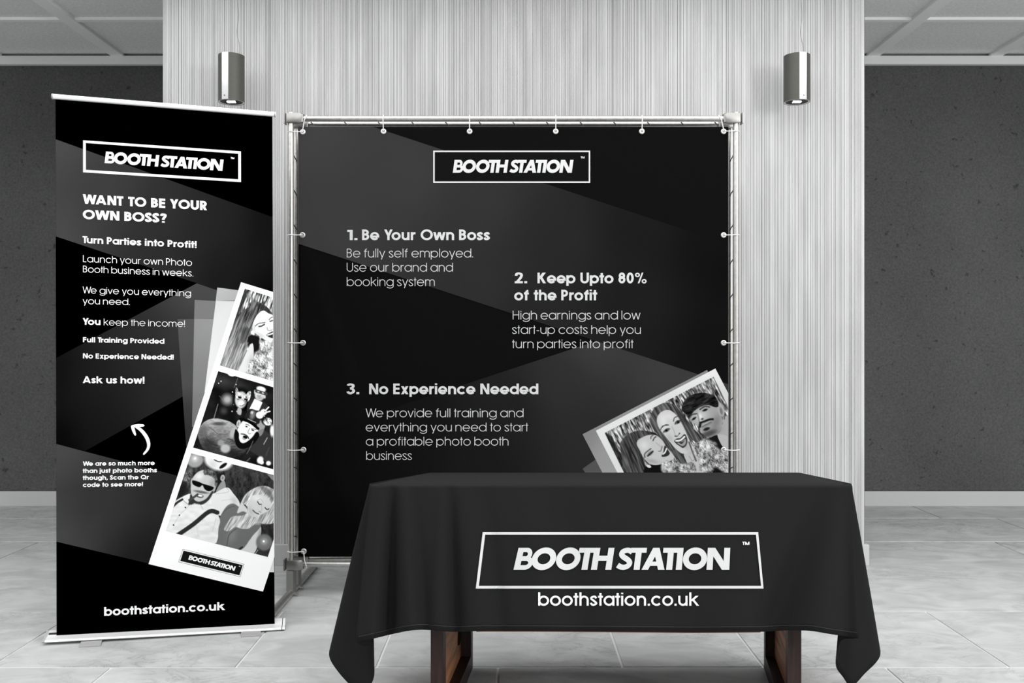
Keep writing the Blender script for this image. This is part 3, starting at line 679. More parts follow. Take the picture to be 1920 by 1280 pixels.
M['grout'] = mat('pale grout', .66, .9)
M['ctile'] = mat('ceiling tile', .76, .95, noise=(60, .10), bump=(120, .3, .002))
M['cbar'] = mat('ceiling grid bar', .85, .6)
M['plain'] = mat('plain structure', .3, .9)

def tile_material():
    m = bpy.data.materials.new('grey stone tile'); m.use_nodes = True; nt = m.node_tree; b = nt.nodes['Principled BSDF']
    N = nt.nodes.new; lk = nt.links.new
    g = N('ShaderNodeNewGeometry'); oi = N('ShaderNodeObjectInfo')
    off = N('ShaderNodeVectorMath'); off.operation = 'SCALE'; off.inputs[3].default_value = 40
    cb = N('ShaderNodeCombineXYZ'); lk(oi.outputs['Random'], cb.inputs[0]); lk(oi.outputs['Random'], cb.inputs[1]); lk(cb.outputs[0], off.inputs[0])
    ad = N('ShaderNodeVectorMath'); lk(g.outputs['Position'], ad.inputs[0]); lk(off.outputs[0], ad.inputs[1])
    mp = N('ShaderNodeMapping'); mp.inputs['Rotation'].default_value = (0, 0, .35); mp.inputs['Scale'].default_value = (1.0, 1.7, 1); lk(ad.outputs[0], mp.inputs[0])
    n1 = N('ShaderNodeTexNoise'); n1.inputs['Scale'].default_value = 4.2; n1.inputs['Detail'].default_value = 8; n1.inputs['Distortion'].default_value = 1.2; lk(mp.outputs[0], n1.inputs[0])
    r1 = N('ShaderNodeMapRange'); r1.inputs[1].default_value = .3; r1.inputs[2].default_value = .7; r1.inputs[3].default_value = .80; r1.inputs[4].default_value = 1.12; lk(n1.outputs[0], r1.inputs[0])
    # veins: ridge of distorted noise
    n2 = N('ShaderNodeTexNoise'); n2.inputs['Scale'].default_value = 4.5; n2.inputs['Detail'].default_value = 9; n2.inputs['Roughness'].default_value = .62; n2.inputs['Distortion'].default_value = 1.6; lk(mp.outputs[0], n2.inputs[0])
    s1 = N('ShaderNodeMath'); s1.operation = 'SUBTRACT'; s1.inputs[1].default_value = .5; lk(n2.outputs[0], s1.inputs[0])
    s2 = N('ShaderNodeMath'); s2.operation = 'ABSOLUTE'; lk(s1.outputs[0], s2.inputs[0])
    r2 = N('ShaderNodeMapRange'); r2.inputs[1].default_value = 0; r2.inputs[2].default_value = .034; r2.inputs[3].default_value = .76; r2.inputs[4].default_value = 1.0; lk(s2.outputs[0], r2.inputs[0])
    n3 = N('ShaderNodeTexNoise'); n3.inputs['Scale'].default_value = 1.6; lk(ad.outputs[0], n3.inputs[0])
    r3 = N('ShaderNodeMapRange'); r3.inputs[1].default_value = .45; r3.inputs[2].default_value = .62; lk(n3.outputs[0], r3.inputs[0])
    mv = N('ShaderNodeMix'); mv.data_type = 'FLOAT'; mv.inputs[2].default_value = 1.0; lk(r3.outputs[0], mv.inputs[0]); lk(r2.outputs[0], mv.inputs[3])
    mu = N('ShaderNodeMath'); mu.operation = 'MULTIPLY'; lk(r1.outputs[0], mu.inputs[0]); lk(mv.outputs[0], mu.inputs[1])
    mx = N('ShaderNodeMix'); mx.data_type = 'RGBA'; mx.blend_type = 'MULTIPLY'; mx.inputs[0].default_value = 1
    mx.inputs[6].default_value = (.478, .487, .486, 1); lk(mu.outputs[0], mx.inputs[7]); lk(mx.outputs[2], b.inputs['Base Color'])
    b.inputs['Roughness'].default_value = .55; b.inputs['Specular IOR Level'].default_value = .25
    bp = N('ShaderNodeBump'); bp.inputs['Strength'].default_value = .25; bp.inputs['Distance'].default_value = .004; lk(n2.outputs[0], bp.inputs['Height']); lk(bp.outputs[0], b.inputs['Normal'])
    return m
def stucco_material():
    m = bpy.data.materials.new('dark textured plaster'); m.use_nodes = True; nt = m.node_tree; b = nt.nodes['Principled BSDF']
    N = nt.nodes.new; lk = nt.links.new; g = N('ShaderNodeNewGeometry')
    n = N('ShaderNodeTexNoise'); n.inputs['Scale'].default_value = 70; n.inputs['Detail'].default_value = 4; lk(g.outputs['Position'], n.inputs[0])
    r = N('ShaderNodeMapRange'); r.inputs[1].default_value = .3; r.inputs[2].default_value = .7; r.inputs[3].default_value = .80; r.inputs[4].default_value = 1.18; lk(n.outputs[0], r.inputs[0])
    v = N('ShaderNodeTexNoise'); v.inputs['Scale'].default_value = 22; v.inputs['Detail'].default_value = 3; lk(g.outputs['Position'], v.inputs[0])
    rv = N('ShaderNodeMapRange'); rv.inputs[1].default_value = .66; rv.inputs[2].default_value = .72; rv.inputs[3].default_value = 1; rv.inputs[4].default_value = .55; lk(v.outputs[0], rv.inputs[0])
    l = N('ShaderNodeTexNoise'); l.inputs['Scale'].default_value = 1.3; l.inputs['Detail'].default_value = 3; lk(g.outputs['Position'], l.inputs[0])
    rl = N('ShaderNodeMapRange'); rl.inputs[1].default_value = .3; rl.inputs[2].default_value = .7; rl.inputs[3].default_value = .86; rl.inputs[4].default_value = 1.1; lk(l.outputs[0], rl.inputs[0])
    m1 = N('ShaderNodeMath'); m1.operation = 'MULTIPLY'; lk(r.outputs[0], m1.inputs[0]); lk(rv.outputs[0], m1.inputs[1])
    m2 = N('ShaderNodeMath'); m2.operation = 'MULTIPLY'; lk(m1.outputs[0], m2.inputs[0]); lk(rl.outputs[0], m2.inputs[1])
    mx = N('ShaderNodeMix'); mx.data_type = 'RGBA'; mx.blend_type = 'MULTIPLY'; mx.inputs[0].default_value = 1
    mx.inputs[6].default_value = (.088, .088, .089, 1); lk(m2.outputs[0], mx.inputs[7]); lk(mx.outputs[2], b.inputs['Base Color'])
    b.inputs['Roughness'].default_value = .9; b.inputs['Specular IOR Level'].default_value = .1
    bp = N('ShaderNodeBump'); bp.inputs['Strength'].default_value = .5; bp.inputs['Distance'].default_value = .004; lk(n.outputs[0], bp.inputs['Height']); lk(bp.outputs[0], b.inputs['Normal'])
    return m
M['tile'] = tile_material(); M['stucco'] = stucco_material()
M['rib'] = mat('ribbed pale panelling', .535, .7, spec=.25, attr='col', noise=(3.0, .10, (6, 1, .8)))

# ------------------------------------------------------------------ setting
def struct(o): o['kind'] = 'structure'; WORLD[o.name] = Vector((0, 0, 0)); return o
XW, YW = 6.6, 6.34
floor = struct(box('floor', -XW, XW, -1.6, YW + .1, -.06, -.004, M['grout']))
rows = [(-1.6, -1.47, 0.3), (-1.47, -.13, .1), (-.13, .54, .6), (.54, 1.21, .2), (1.21, 2.55, .9), (2.55, 3.216, -.042), (3.216, 3.878, None), (3.878, 5.217, 1.204), (5.217, 5.904, 1.53), (5.904, 6.34, 2.41)]
for y0, y1, ph in rows:
    xs = []
    for k in range(-7, 8):
        if ph is None: xs += [(-.414 + 1.183 * k) * H, (-.845 + 1.183 * k) * H]
        else: xs.append((ph + 1.182 * k) * H)
    xs = sorted(x for x in xs if -XW < x < XW); xs = [-XW] + xs + [XW]
    for a, b_ in zip(xs, xs[1:]):
        if b_ - a < .03: continue
        gx, gy = .0045, .007
        box('tile', a + gx, b_ - gx, y0 + gy, y1 - gy, -.012, 0.0, M['tile'], floor, bevel=.0015)
# walls
wall = struct(box('wall_back', -XW, XW, YW, YW + .12, 0, 3.25, M['stucco']))
o = struct(box('baseboard_back', -XW, XW, YW - .018, YW, 0, .104, M['trim'], bevel=.004))
o = struct(box('trim_1', -XW, XW, YW - .05, YW, 3.072, 3.135, M['crown'], bevel=.012))
# pillar wall with vertical ribs
PX0, PX1, PY = -1.802, 1.820, 4.68
def rib_wall():
    vs, fs, cs = [], [], []
    z0, z1 = .0, 3.30
    def col(x, y, c): vs.append((x, y, z0)); vs.append((x, y, z1)); cs.extend([c, c])
    x = PX0; rr = random.Random(3)
    tone = 1.0
    col(PX0, PY + .03, .85)
    seams = [(.507 - .96) * 2.753, (.536 - .96) * 2.753, (1.357 - .96) * 2.753, (.338 - .96) * 2.753, (1.431 - .96) * 2.753]
    while x < PX1 - .004:
        wd = rr.choice([.005, .007, .008, .009, .010, .012, .015]); wd = min(wd, PX1 - x)
        if rr.random() < .06: tone = rr.uniform(.95, 1.04)
        c = tone * rr.uniform(.93, 1.05)
        if rr.random() < .05: c *= .86
        gap = .0023; dep = .0015
        if any(abs(x + wd - s) < .008 for s in seams): gap, dep = .0032, .0055
        if rr.random() < .05: gap, dep = .0028, .004
        y = PY + rr.uniform(-.0012, .0012)
        xa, xb = x, max(x + wd - gap, x + .002)
        col(xa, y, c); col(xa + .0004, y - .0006, c); col(xb, y - .0006, c); col(xb + .0003, y + dep, c * .84); col(x + wd, y + dep, c * .84)
        x += wd
    col(PX1, PY, .95); col(PX1, YW, .95)
    col(PX0, YW, .8); 
    n = len(vs) // 2
    for i in range(n - 2): fs.append((2 * i, 2 * i + 2, 2 * i + 3, 2 * i + 1))
    # left return
    fs.append((2 * (n - 1), 0, 1, 2 * (n - 1) + 1))
    return obj('wall_center', vs, fs, M['rib'], None, colors=np.clip(np.array(cs), 0, 1.3))
pillar = struct(rib_wall())
o = struct(box('baseboard_center', PX0 - .014, PX1 + .016, PY - .022, PY + .02, 0, .108, M['trim'], bevel=.003))
# ceiling
CZ = 3.133
ceil = struct(box('ceiling', -XW, XW, 2.2, YW + .1, CZ + .05, CZ + .12, M['plain']))
xl = [-XW, -6.15, -5.30, -4.448, -3.596, -2.744, -1.892, -1.04, -.188, .808, 1.66, 2.512, 3.364, 4.216, 5.07, 5.92, XW]
yl = [2.21, 3.07, 3.92, 4.77, 5.62, YW + .02]
for i in range(len(xl) - 1):
    for j in range(len(yl) - 1):
        box('ceiling_tile', xl[i] + .03, xl[i + 1] - .03, yl[j] + .012, yl[j + 1] - .012, CZ + .018, CZ + .05, M['ctile'], ceil)
for x in xl[1:-1]:
    box('grid_bar', x - .045, x + .045, 2.2, YW - .02, CZ - .002, CZ + .052, M['cbar'], ceil, bevel=.006)
for y in yl[1:-1]:
    box('grid_bar', -XW, XW, y - .023, y + .023, CZ + .002, CZ + .051, M['cbar'], ceil, bevel=.004)

# ------------------------------------------------------------------ pendant lamps
def lamp(px, sgn, label):
    Yl = 4.50; cx = (px - CX) / F * Yl; zb = H + (CY - 192) / F * Yl; zt = H + (CY - 105) / F * Yl; R = .0632
    t = thing('pendant_lamp', (cx, Yl, zt), label, 'lamp', 'pendant lamps')
    lathe('lamp_body', [(R * .985, zb + .006), (R, zb), (R, zt), (R * .9, zt + .001), (0.001, zt + .001)], cx, Yl, M['lamp'], t, 48)
    lathe('reflector_rim', [(R * .985, zb + .001), (R * .93, zb), (R * .88, zb + .002), (R * .80, zb + .012)], cx, Yl, M['eyelet'], t, 48)
    lathe('baffle', [(R * .88, zb + .003), (R * .72, zb + .004), (R * .55, zb + .012), (0.001, zb + .014)], cx, Yl, M['lamp_in'], t, 48)
    for k in range(4):
        a = cx + (k - 1.5) * .0105
        lathe('led', [(.0052, zb + .0005), (.0052, zb + .006)], a, Yl - .004, M['led'], t, 12)
        bmv, bmf = bmd(bm_box(a - .0046, a + .0046, Yl - .014, Yl + .010, zb + .0002, zb + .0008)); obj('led', bmv, bmf, M['led'], t)
    u0, u1 = (.25, .53) if sgn < 0 else (.45, .76)
    a0, a1 = math.asin(2 * u0 - 1), math.asin(2 * u1 - 1)
    lathe('steel_strip', [(R * 1.005, zb + .001), (R * 1.012, zb + .002), (R * 1.012, zt + .001), (R * .99, zt + .002)], cx, Yl, M['lamp_strip'], t, 12, a0, a1, label='bright brushed steel strip on lamp front')
    e0 = a0 if sgn < 0 else a1
    lathe('seam', [(R * 1.014, zb + .001), (R * 1.014, zt + .001)], cx, Yl, M['lamp_in'], t, 2, e0 - .03, e0 + .03)
    am = a0 + (a1 - a0) * .5
    sx, sy = cx + R * 1.016 * math.sin(am), Yl - R * 1.016 * math.cos(am)
    box('screw', sx - .003, sx + .003, sy - .002, sy + .001, zb + .016, zb + .022, M['wire'], t)
    wx = cx + (.033 if sgn < 0 else .023)
    P = []
    for i in range(40):
        z = zt + (CZ + .0 - zt) * i / 39; d = (z - zt)
        wob = .0055 * math.sin(d * 38) * math.exp(-d * 6) * 2.0
        P.append((wx + wob, Yl, z))
    tube('wire', P, .0011, M['wire'], t, 6)
    tube('suspension_wire', [(cx, Yl, zt), (cx, Yl, CZ)], .0006, M['wire'], t, 5)
    lathe('ceiling_cup', [(.03, CZ), (.03, CZ - .02), (.001, CZ - .021)], cx + .015, Yl, M['lamp'], t, 24)
    return t
lamp(434, -1, 'grey cylinder pendant lamp hanging above the tall roll-up banner')
lamp(1494, 1, 'grey cylinder pendant lamp hanging at right, past the corner of the steel frame')

# ------------------------------------------------------------------ steel frame of the backdrop
YF, YR = 4.11, 4.212
XL, XR = (545.5 - CX) / F * YF, (1380 - CX) / F * YF
fr = thing('backdrop_frame', (0, YF, 0), 'galvanised steel double tube frame holding the wide black backdrop', 'frame')
RT = .0132
ztop, zbot = H + (CY - 222.5) / F * YF, H + (CY - 1057.5) / F * YF
for Y, s in ((YF, 1), (YR, .98)):
    for X in (XL, XR):
        tube('post', [(X, Y, .045), (X, Y, ztop + .028 * (1 if Y == YF else .2))], RT, M['steel'], fr, 20)
    tube('top_rail', [(XL + .03, Y, ztop), (XR - .03, Y, ztop)], RT, M['steel'], fr, 20)
    tube('bottom_rail', [(XL + .03, Y, zbot), (XR - .03, Y, zbot)], RT * .9, M['steel'], fr, 20)
def bracket(X, Y, z, sg):
    """socket that wraps the post and takes the end of the rail"""
    n = 18; hh = .022; v = []
    ring = []
    for i in range(n):                                   # rounded outline in plan
        t = 2 * math.pi * i / n
        ring.append((.019 * math.cos(t) * 1.0, .019 * math.sin(t)))
    pl = [(-.022, -.018), (.012, -.022), (.040, -.021), (.052, -.016), (.056, 0), (.052, .016), (.040, .021), (.012, .022), (-.022, .018)]
    prof = [(-hh, .90), (-hh + .004, 1.0), (hh - .004, 1.0), (hh, .90)]
    for dz, k in prof: v += [(X + sg * (x * k + .006), Y + y * k, z + dz) for x, y in pl]
    m = len(pl); f = [tuple(range(m))[::-1], tuple(range(3 * m, 4 * m))]
    for j in range(3): f += [(j * m + i, j * m + (i + 1) % m, (j + 1) * m + (i + 1) % m, (j + 1) * m + i) for i in range(m)]
    o = obj('corner_bracket', v, f, M['steel_cast'], fr); autosmooth(o, 40)
    box('clamp_flange', X - sg * .026 - .003, X - sg * .026 + .003, Y - .022, Y + .020, z - hh - .003, z + hh + .003, M['steel_cast'], fr, bevel=.001)
    return o
for X, sg in ((XL, 1), (XR, -1)):
    for Y in (YF, YR):
        bracket(X, Y, ztop, sg); bracket(X, Y, zbot, sg)
        # foot sleeve: faceted saddle over the floor tube
        q = [(X - .021, Y - .002), (X - .003, Y - .024), (X + .014, Y - .020), (X + .023, Y + .004), (X + .014, Y + .024), (X - .014, Y + .024)]
        prism('foot_sleeve', q, .024, .118, M['steel_cast'], fr)
        tube('sleeve_bolt', [(X + .012, Y - .004, .014), (X + .034, Y - .006, .010)], .0055, M['steel'], fr, 8)
    tube('foot_tube', [(X, YF - .40, .017), (X, YF + .50, .017)], .0165, M['steel'], fr, 18)
    for Y in (YF - .40, YF + .50): tube('foot_cap', [(X, Y - .006, .017), (X, Y + .006, .017)], .0168, M['rubber'], fr, 16)
    for k in range(13):                                   # short dark lacing bars between front and rear posts
        z = H + (CY - (300 + 63.8 * k)) / F * YR
        if z < .2: continue
        tube('lacing_bar', [(X + sg * .004, YF + .010, z + .014), (X + sg * .006, YR - .008, z - .010)], .0026, M['steel_dark'], fr, 6)
for k in range(13):
    x = (588 + 62.9 * k - CX) / F * YR
    tube('lacing_bar', [(x - .010, YR - RT - .001, ztop + .006), (x + .005, YR - RT - .001, ztop - .009)], .0026, M['steel_dark'], fr, 6)

# ------------------------------------------------------------------ backdrop banner (tensioned fabric)
def bd_y(X, Z):
    y = YF + 0 * X
    e = np.clip((X + .97) / .5, 0, 1)                       # slack folds fan down from the left edge, lighter on the right
    for x0, z0, sl, a, s in ((-.86, 1.35, .34, .0060, .035), (-.72, 1.10, .38, -.0050, .05), (-.90, .75, .42, .0055, .05), (-.62, .55, .30, .004, .07), (-.80, .35, .5, -.0055, .06),
                             (.93, 1.45, -.45, .0045, .04), (.80, 1.05, -.5, -.004, .06), (.60, 1.6, -.2, .0018, .10), (.15, .8, .25, .0016, .12)):
        d = (X - x0 - sl * (z0 - Z)) / s
        y = y - 1.4 * a * np.exp(-d * d) * np.exp(-((Z - z0) / .45) ** 2)
    top = H + (CY - 240) / F * YF
    y = y - .0016 * np.sin(X * 27 + 1) * np.exp(-((top - Z) / .045) ** 2)
    return y
SB = Surf(bd_y, YF)
bd = thing('backdrop_banner', (0, YF, 1.2), 'wide black fabric backdrop laced with white cord to the steel frame', 'banner')
bx0, bx1, by0, by1 = 559.0, 1365.5, 237.6, 1043.5
def grid_px(x0, x1, y0, y1, step):
    nx, ny = int((x1 - x0) / step), int((y1 - y0) / step)
    xs, ys = np.linspace(x0, x1, nx + 1), np.linspace(y0, y1, ny + 1)
    P = np.array([(x, y) for y in ys for x in xs]); i = (np.arange(ny)[:, None] * (nx + 1) + np.arange(nx)[None, :]).ravel()
    return P, np.stack([i, i + nx + 1, i + nx + 2, i + 1], 1)
P, Fc = grid_px(bx0, bx1, by0, by1, 8)
M['bd_black'] = mat('backdrop black', L(13), .9, spec=.02)
panel = obj('fabric_panel', SB(P, -.0018), Fc, M['bd_black'], bd, smooth=True); WORLD[panel.name] = WORLD[bd.name]
mod = panel.modifiers.new('thick', 'SOLIDIFY'); mod.thickness = .0012; mod.offset = -1
SB_ = SB
def smooth(o): o.data.polygons.foreach_set('use_smooth', [True] * len(o.data.polygons)); return o
yA = lambda x: 239.5 + .3265 * (x - 699); yB = lambda x: 456.9 + .3265 * (x - 559.7); yC = lambda x: 698 - .33 * (x - 940)
smooth(poly_print('printed_field', [(bx0, by0), (699, by0), (bx1, yA(bx1)), (bx1, yB(bx1)), (bx0, yB(bx0))],
    grad((560, 240, 64), (600, 440, 64), (760, 330, 58), (900, 380, 50), (900, 540, 46), (1050, 450, 38), (1000, 590, 38), (1200, 430, 26), (1200, 560, 29), (1330, 460, 17), (1350, 650, 17), (1365, 500, 14)), SB, .0006, M['bd_print'], panel, 8))
smooth(poly_print('printed_field', [(bx0, 823), (1118, 639.2), (bx1, yB(bx1)), (bx1, by1), (bx0, by1)],
    grad((1120, 645, 60), (1250, 700, 60), (1360, 740, 56), (1050, 720, 48), (1100, 820, 44), (950, 760, 33), (900, 860, 27), (780, 800, 21), (700, 830, 16), (600, 840, 12), (600, 1000, 8), (800, 1000, 12)), SB, .0006, M['bd_print'], panel, 8))
# logo plate
poly_print('logo_plate', [(812.3, 282.3), (1106.6, 282.3), (1106.6, 342.7), (812.3, 342.7)], 21, SB, .0011, M['bd_print'], panel, 8)
frame_print([(812.3, 282.3), (1106.6, 282.3), (1106.6, 342.7), (812.3, 342.7)], [(815, 285), (1103.9, 285), (1103.9, 340), (815, 340)], SB, .0017, M['bd_white'], panel)
logo((849, 323.8), (1072, 323.8), (.14 * 24.2, -24.2), (.14 * 24.2, -24.2), SB, .0017, M['bd_white'], panel)
line_text('TM', (1088.8, 296.8), (1096, 296.8), 3.6, 3.6, .22, SB, .0017, M['bd_white'], panel)
Lw, Bw = .072, .192
for s, x0, x1, y, cap, w in (('1.', 651.1, 670.2, 449.9, 19.8, Bw), ('Be Your Own Boss', 678.9, 918.6, 449.9, 19.8, Bw), ('Be fully self employed.', 650.2, 887, 482.4, 16.4, Lw), ('Use our brand and', 650.2, 849.2, 509, 16.4, Lw),
        ('booking system', 650.2, 815, 536, 16.4, Lw), ('2.', 965, 988.4, 530.9, 20.2, Bw), ('Keep Upto 80%', 1007.8, 1212.4, 530.9, 20, Bw), ('of the Profit', 964.2, 1119.7, 562.8, 19.8, Bw),
        ('High earnings and low', 961.4, 1200.8, 598.6, 16.3, Lw), ('start-up costs help you', 960.2, 1201.4, 625.7, 16.3, Lw), ('turn parties into profit', 960.2, 1187.6, 652.4, 16.3, Lw),
        ('3.', 649.6, 673.6, 738.8, 20, Bw), ('No Experience Needed', 692.2, 1009.4, 738.8, 20, Bw), ('We provide full training and', 685.8, 981.5, 781.8, 16.3, Lw), ('everything you need to start', 685.8, 990.2, 808.4, 16.3, Lw),
        ('a profitable photo booth', 686, 953.3, 834.9, 16.3, Lw), ('business', 686.6, 772.2, 861.9, 16.3, Lw)):
    line_text(s, (x0, y), (x1, y), cap, cap, w, SB, .0013, M['bd_text'], panel)
# fanned photo cards, lower right
def below(p, q, y): k = (y - p[1]) / (q[1] - p[1]); return (p[0] + (q[0] - p[0]) * k, y)
yb = 1041.0
poly_print('card_sheet_print', [(1092.2, 878.5), (1136.3, 847.5), (1240, 790), (1240, yb), below((1092.2, 878.5), (1097.8, 886.4), yb)], 88, SB, .0012, M['bd_print'], panel, 8)  # grey sheets of the print, fanned behind the photo card
poly_print('card_sheet_print', [(1092.2, 813.8), (1325.7, 693.4), (1329, 699), (1240, 800), (1240, yb), below((1092.2, 813.8), (1129.7, 886.4), yb)], grad((1100, 815, 138), (1320, 695, 140), (1140, 850, 160), (1160, 930, 178)), SB, .0017, M['bd_print'], panel, 8)
poly_print('photo_card', [(1117.1, 807.2), (1341.3, 690.6), (bx1, 737), (bx1, yb), below((1117.1, 807.2), (1157.8, 886.4), yb)], grad((1117, 807, 238), (1341, 690, 236), (1365, 740, 215), (1150, 880, 232)), SB, .0022, M['bd_print'], panel, 8)
tl, tr = np.array((1133.8, 811.3)), np.array((1337.9, 706.0)); dn = np.array((.438, .899))
photo_print(photo_b, tl, tr, tl + dn * 232, tr + dn * 232, SB, .0030, M['bd_print'], panel, clip=bx1 - .3, res=.9, label='black and white print of three laughing people before a tinsel curtain')
# hems
for pts in ([(bx0, by0), (bx1, by0), (bx1, by0 + 19), (bx0, by0 + 19)],): pass
# eyelets and cords
eyes = [(567.5, 247), (719, 246), (880.5, 246), (1042, 246), (1203.5, 246), (1357, 246), (567, 440.5), (568, 642.5), (569, 843), (569.5, 1033.5), (1357, 440.5), (1357, 642.5), (1357, 843), (1357, 1033.5), (720, 1034), (880, 1034), (1042, 1034), (1203, 1034)]
def eyelet(px, py):
    c = SB(np.array([(px, py)]), .003)[0]
    n = 20; v, f = [], []
    prof = [(.0052, .002), (.0060, -.0015), (.0095, -.0022), (.0128, -.0008), (.0132, .002)]
    for r, d in prof: v += [(c[0] + r * math.cos(2 * math.pi * i / n), c[1] + d, c[2] + r * math.sin(2 * math.pi * i / n)) for i in range(n)]
    for j in range(4): f += [(j * n + i, j * n + (i + 1) % n, (j + 1) * n + (i + 1) % n, (j + 1) * n + i) for i in range(n)]
    o = autosmooth(obj('eyelet', v, f, M['eyelet'], bd), 60)
    v = [(c[0] + .0055 * math.cos(2 * math.pi * i / n), c[1] + .001, c[2] + .0055 * math.sin(2 * math.pi * i / n)) for i in range(n)]
    obj('cord_knot', v, [tuple(range(n))[::-1]], M['cap_grey'], bd)
    return c
def cord(pts): tube('cord', pts, .0021, M['tie'], bd, 8)
for px, py in eyes:
    c = eyelet(px, py); yf = YF - RT - .003
    if px < 600:
        cord([(c[0] + .002, c[1] - .002, c[2]), (XL + .012, yf, c[2] - .001), (XL - .004, yf, c[2]), (XL - RT - .002, YF - .002, c[2]), (XL - RT, YF + .008, c[2])])
    if px > 1300:
        cord([(c[0] - .002, c[1] - .002, c[2]), (XR - .012, yf, c[2] - .001), (XR + .004, yf, c[2]), (XR + RT + .002, YF - .002, c[2]), (XR + RT, YF + .008, c[2])])
    if py < 260:
        dx = .016 if px < 600 else (-.020 if px > 1300 else 0)
        cord([(c[0], c[1] - .002, c[2] + .002), (c[0] + dx * .6, yf, ztop - .012), (c[0] + dx, yf + .001, ztop + .004), (c[0] + dx * 1.1, YF - .002, ztop + RT + .002), (c[0] + dx * 1.1, YF + .010, ztop + RT)])
    if py > 1000:
        dx = .014 if px < 600 else (-.014 if px > 1300 else 0)
        cord([(c[0], c[1] - .002, c[2] - .002), (c[0] + dx * .5, yf, zbot + .02), (c[0] + dx, yf + .001, zbot - .004), (c[0] + dx, YF - .002, zbot - RT - .001), (c[0] + dx, YF + .010, zbot - RT)])

# ------------------------------------------------------------------ roll-up banner
YLb, YRb = 3.48, 3.64
PLb = np.array(((105 - CX) / F * YLb, YLb)); PRb = np.array(((512.5 - CX) / F * YRb, YRb))
dirb = (PRb - PLb) / np.hypot(*(PRb - PLb)); nb = np.array([dirb[1], -dirb[0]])       # nb points to the room
def roll_y(X, Z): return PLb[1] + (X - PLb[0]) * dirb[1] / dirb[0]
SR = Surf(roll_y, 3.56)
rb = thing('roll_up_banner', (float(PLb[0] + PRb[0]) / 2, float(PLb[1] + PRb[1]) / 2, 0), 'tall black roll-up banner on a low aluminium base at left', 'banner')
cTL, cTR, cBR, cBL = (104.0, 184.5), (510.5, 217.5), (515.0, 1176.0), (106.0, 1196.0)
V3 = SR(np.array([cTL, cTR, cBR, cBL]), 0)
rp = obj('banner_sheet', V3, fixwind(V3, [(0, 1, 2, 3)]), M['roll_black'], rb); WORLD[rp.name] = WORLD[rb.name]
mod = rp.modifiers.new('thick', 'SOLIDIFY'); mod.thickness = .0008; mod.offset = -1
rx = lambda y: 510.5 + 4.5 * (y - 217.5) / 958.0            # right edge
lx = lambda y: 104.2 + 1.8 * (y - 186) / 1007.0
R_ = M['roll_print']; st = 40
poly_print('printed_field', [(lx(261), 261), (rx(407), 407), (rx(578), 578), (lx(443), 443)], grad((104, 262, 62), (104, 440, 62), (200, 360, 52), (300, 400, 40), (300, 500, 38), (400, 420, 30), (420, 520, 22), (511, 420, 14), (511, 570, 4)), SR, .0004, R_, rp, st)
poly_print('printed_field', [(105, 671), (369, 531), (470, 565), (470, 672), (159.7, 845), (lx(832), 832)], grad((369, 535, 64), (440, 600, 66), (340, 640, 46), (250, 640, 36), (200, 700, 26), (300, 740, 34), (110, 690, 14), (110, 830, 6), (200, 800, 20)), SR, .0004, R_, rp, st)
poly_print('printed_field', [(lx(832), 832), (340, 893.7), (300, 1061), (lx(1015), 1015)], grad((106, 835, 64), (106, 1010, 62), (180, 940, 46), (330, 895, 34), (280, 1050, 26)), SR, .0006, R_, rp, st)
# fanned translucent sheets
poly_print('sheet_print', [(332.5, 598), (470, 596), (430, 800), (349, 836)], grad((333, 600, 76), (345, 720, 70), (349, 790, 44), (349, 836, 40), (430, 600, 80)), SR, .0009, R_, rp, st)
poly_print('sheet_print', [(365, 562), (470, 567.6), (470, 598), (364, 597.6)], 112, SR, .0012, R_, rp, st)
poly_print('sheet_print', [(364.2, 597.6), (470, 596), (400, 800), (360, 800)], grad((365, 600, 132), (361, 700, 124), (360, 735, 118), (360, 780, 100), (400, 600, 138)), SR, .0012, R_, rp, st)
poly_print('sheet_print', [(407.5, 538.8), (470, 547), (470, 563), (404.5, 563.6)], grad((407, 539, 172), (440, 560, 158)), SR, .0015, R_, rp, st)
poly_print('sheet_print', [(404.7, 563.6), (470, 565), (430, 730), (383.5, 735)], grad((405, 566, 196), (400, 600, 208), (390, 680, 214)), SR, .0015, R_, rp, st)
poly_print('sheet_print', [(rx(1040) - .6, 1000), (rx(1040) - .6, 1072.4), (500, 1072.0), (500, 1010)], 212, SR, .0009, R_, rp, st)
poly_print('photo_strip', [(452, 528.9), (rx(547), 547.3), (rx(1044), 1043.8), (493, 1108.6), (278.5, 1057)], 250, SR, .0018, M['white_print'], rp, st, label='white strip of three photo booth pictures printed on the banner')
RC = 511.8
photo_print(photo_1, (459, 541), (516, 559), (412.2, 684.8), (511.3 + 4, 715.3), SR, .0022, R_, rp, clip=RC, res=.85, label='print of a laughing woman with long hair')
photo_print(photo_2, (409.2, 695.5), (515, 726.5), (362.1, 838.8), (516, 880.5), SR, .0022, R_, rp, clip=RC + .7, res=.85, label='print of a party group in masks and a man in a hat')
photo_print(photo_3, (358.6, 849.4), (550, 900), (310.7, 995), (502.1, 1043.9), SR, .0022, R_, rp, clip=RC + 1.4, res=.85, label='print of a man in sunglasses and a blonde woman')
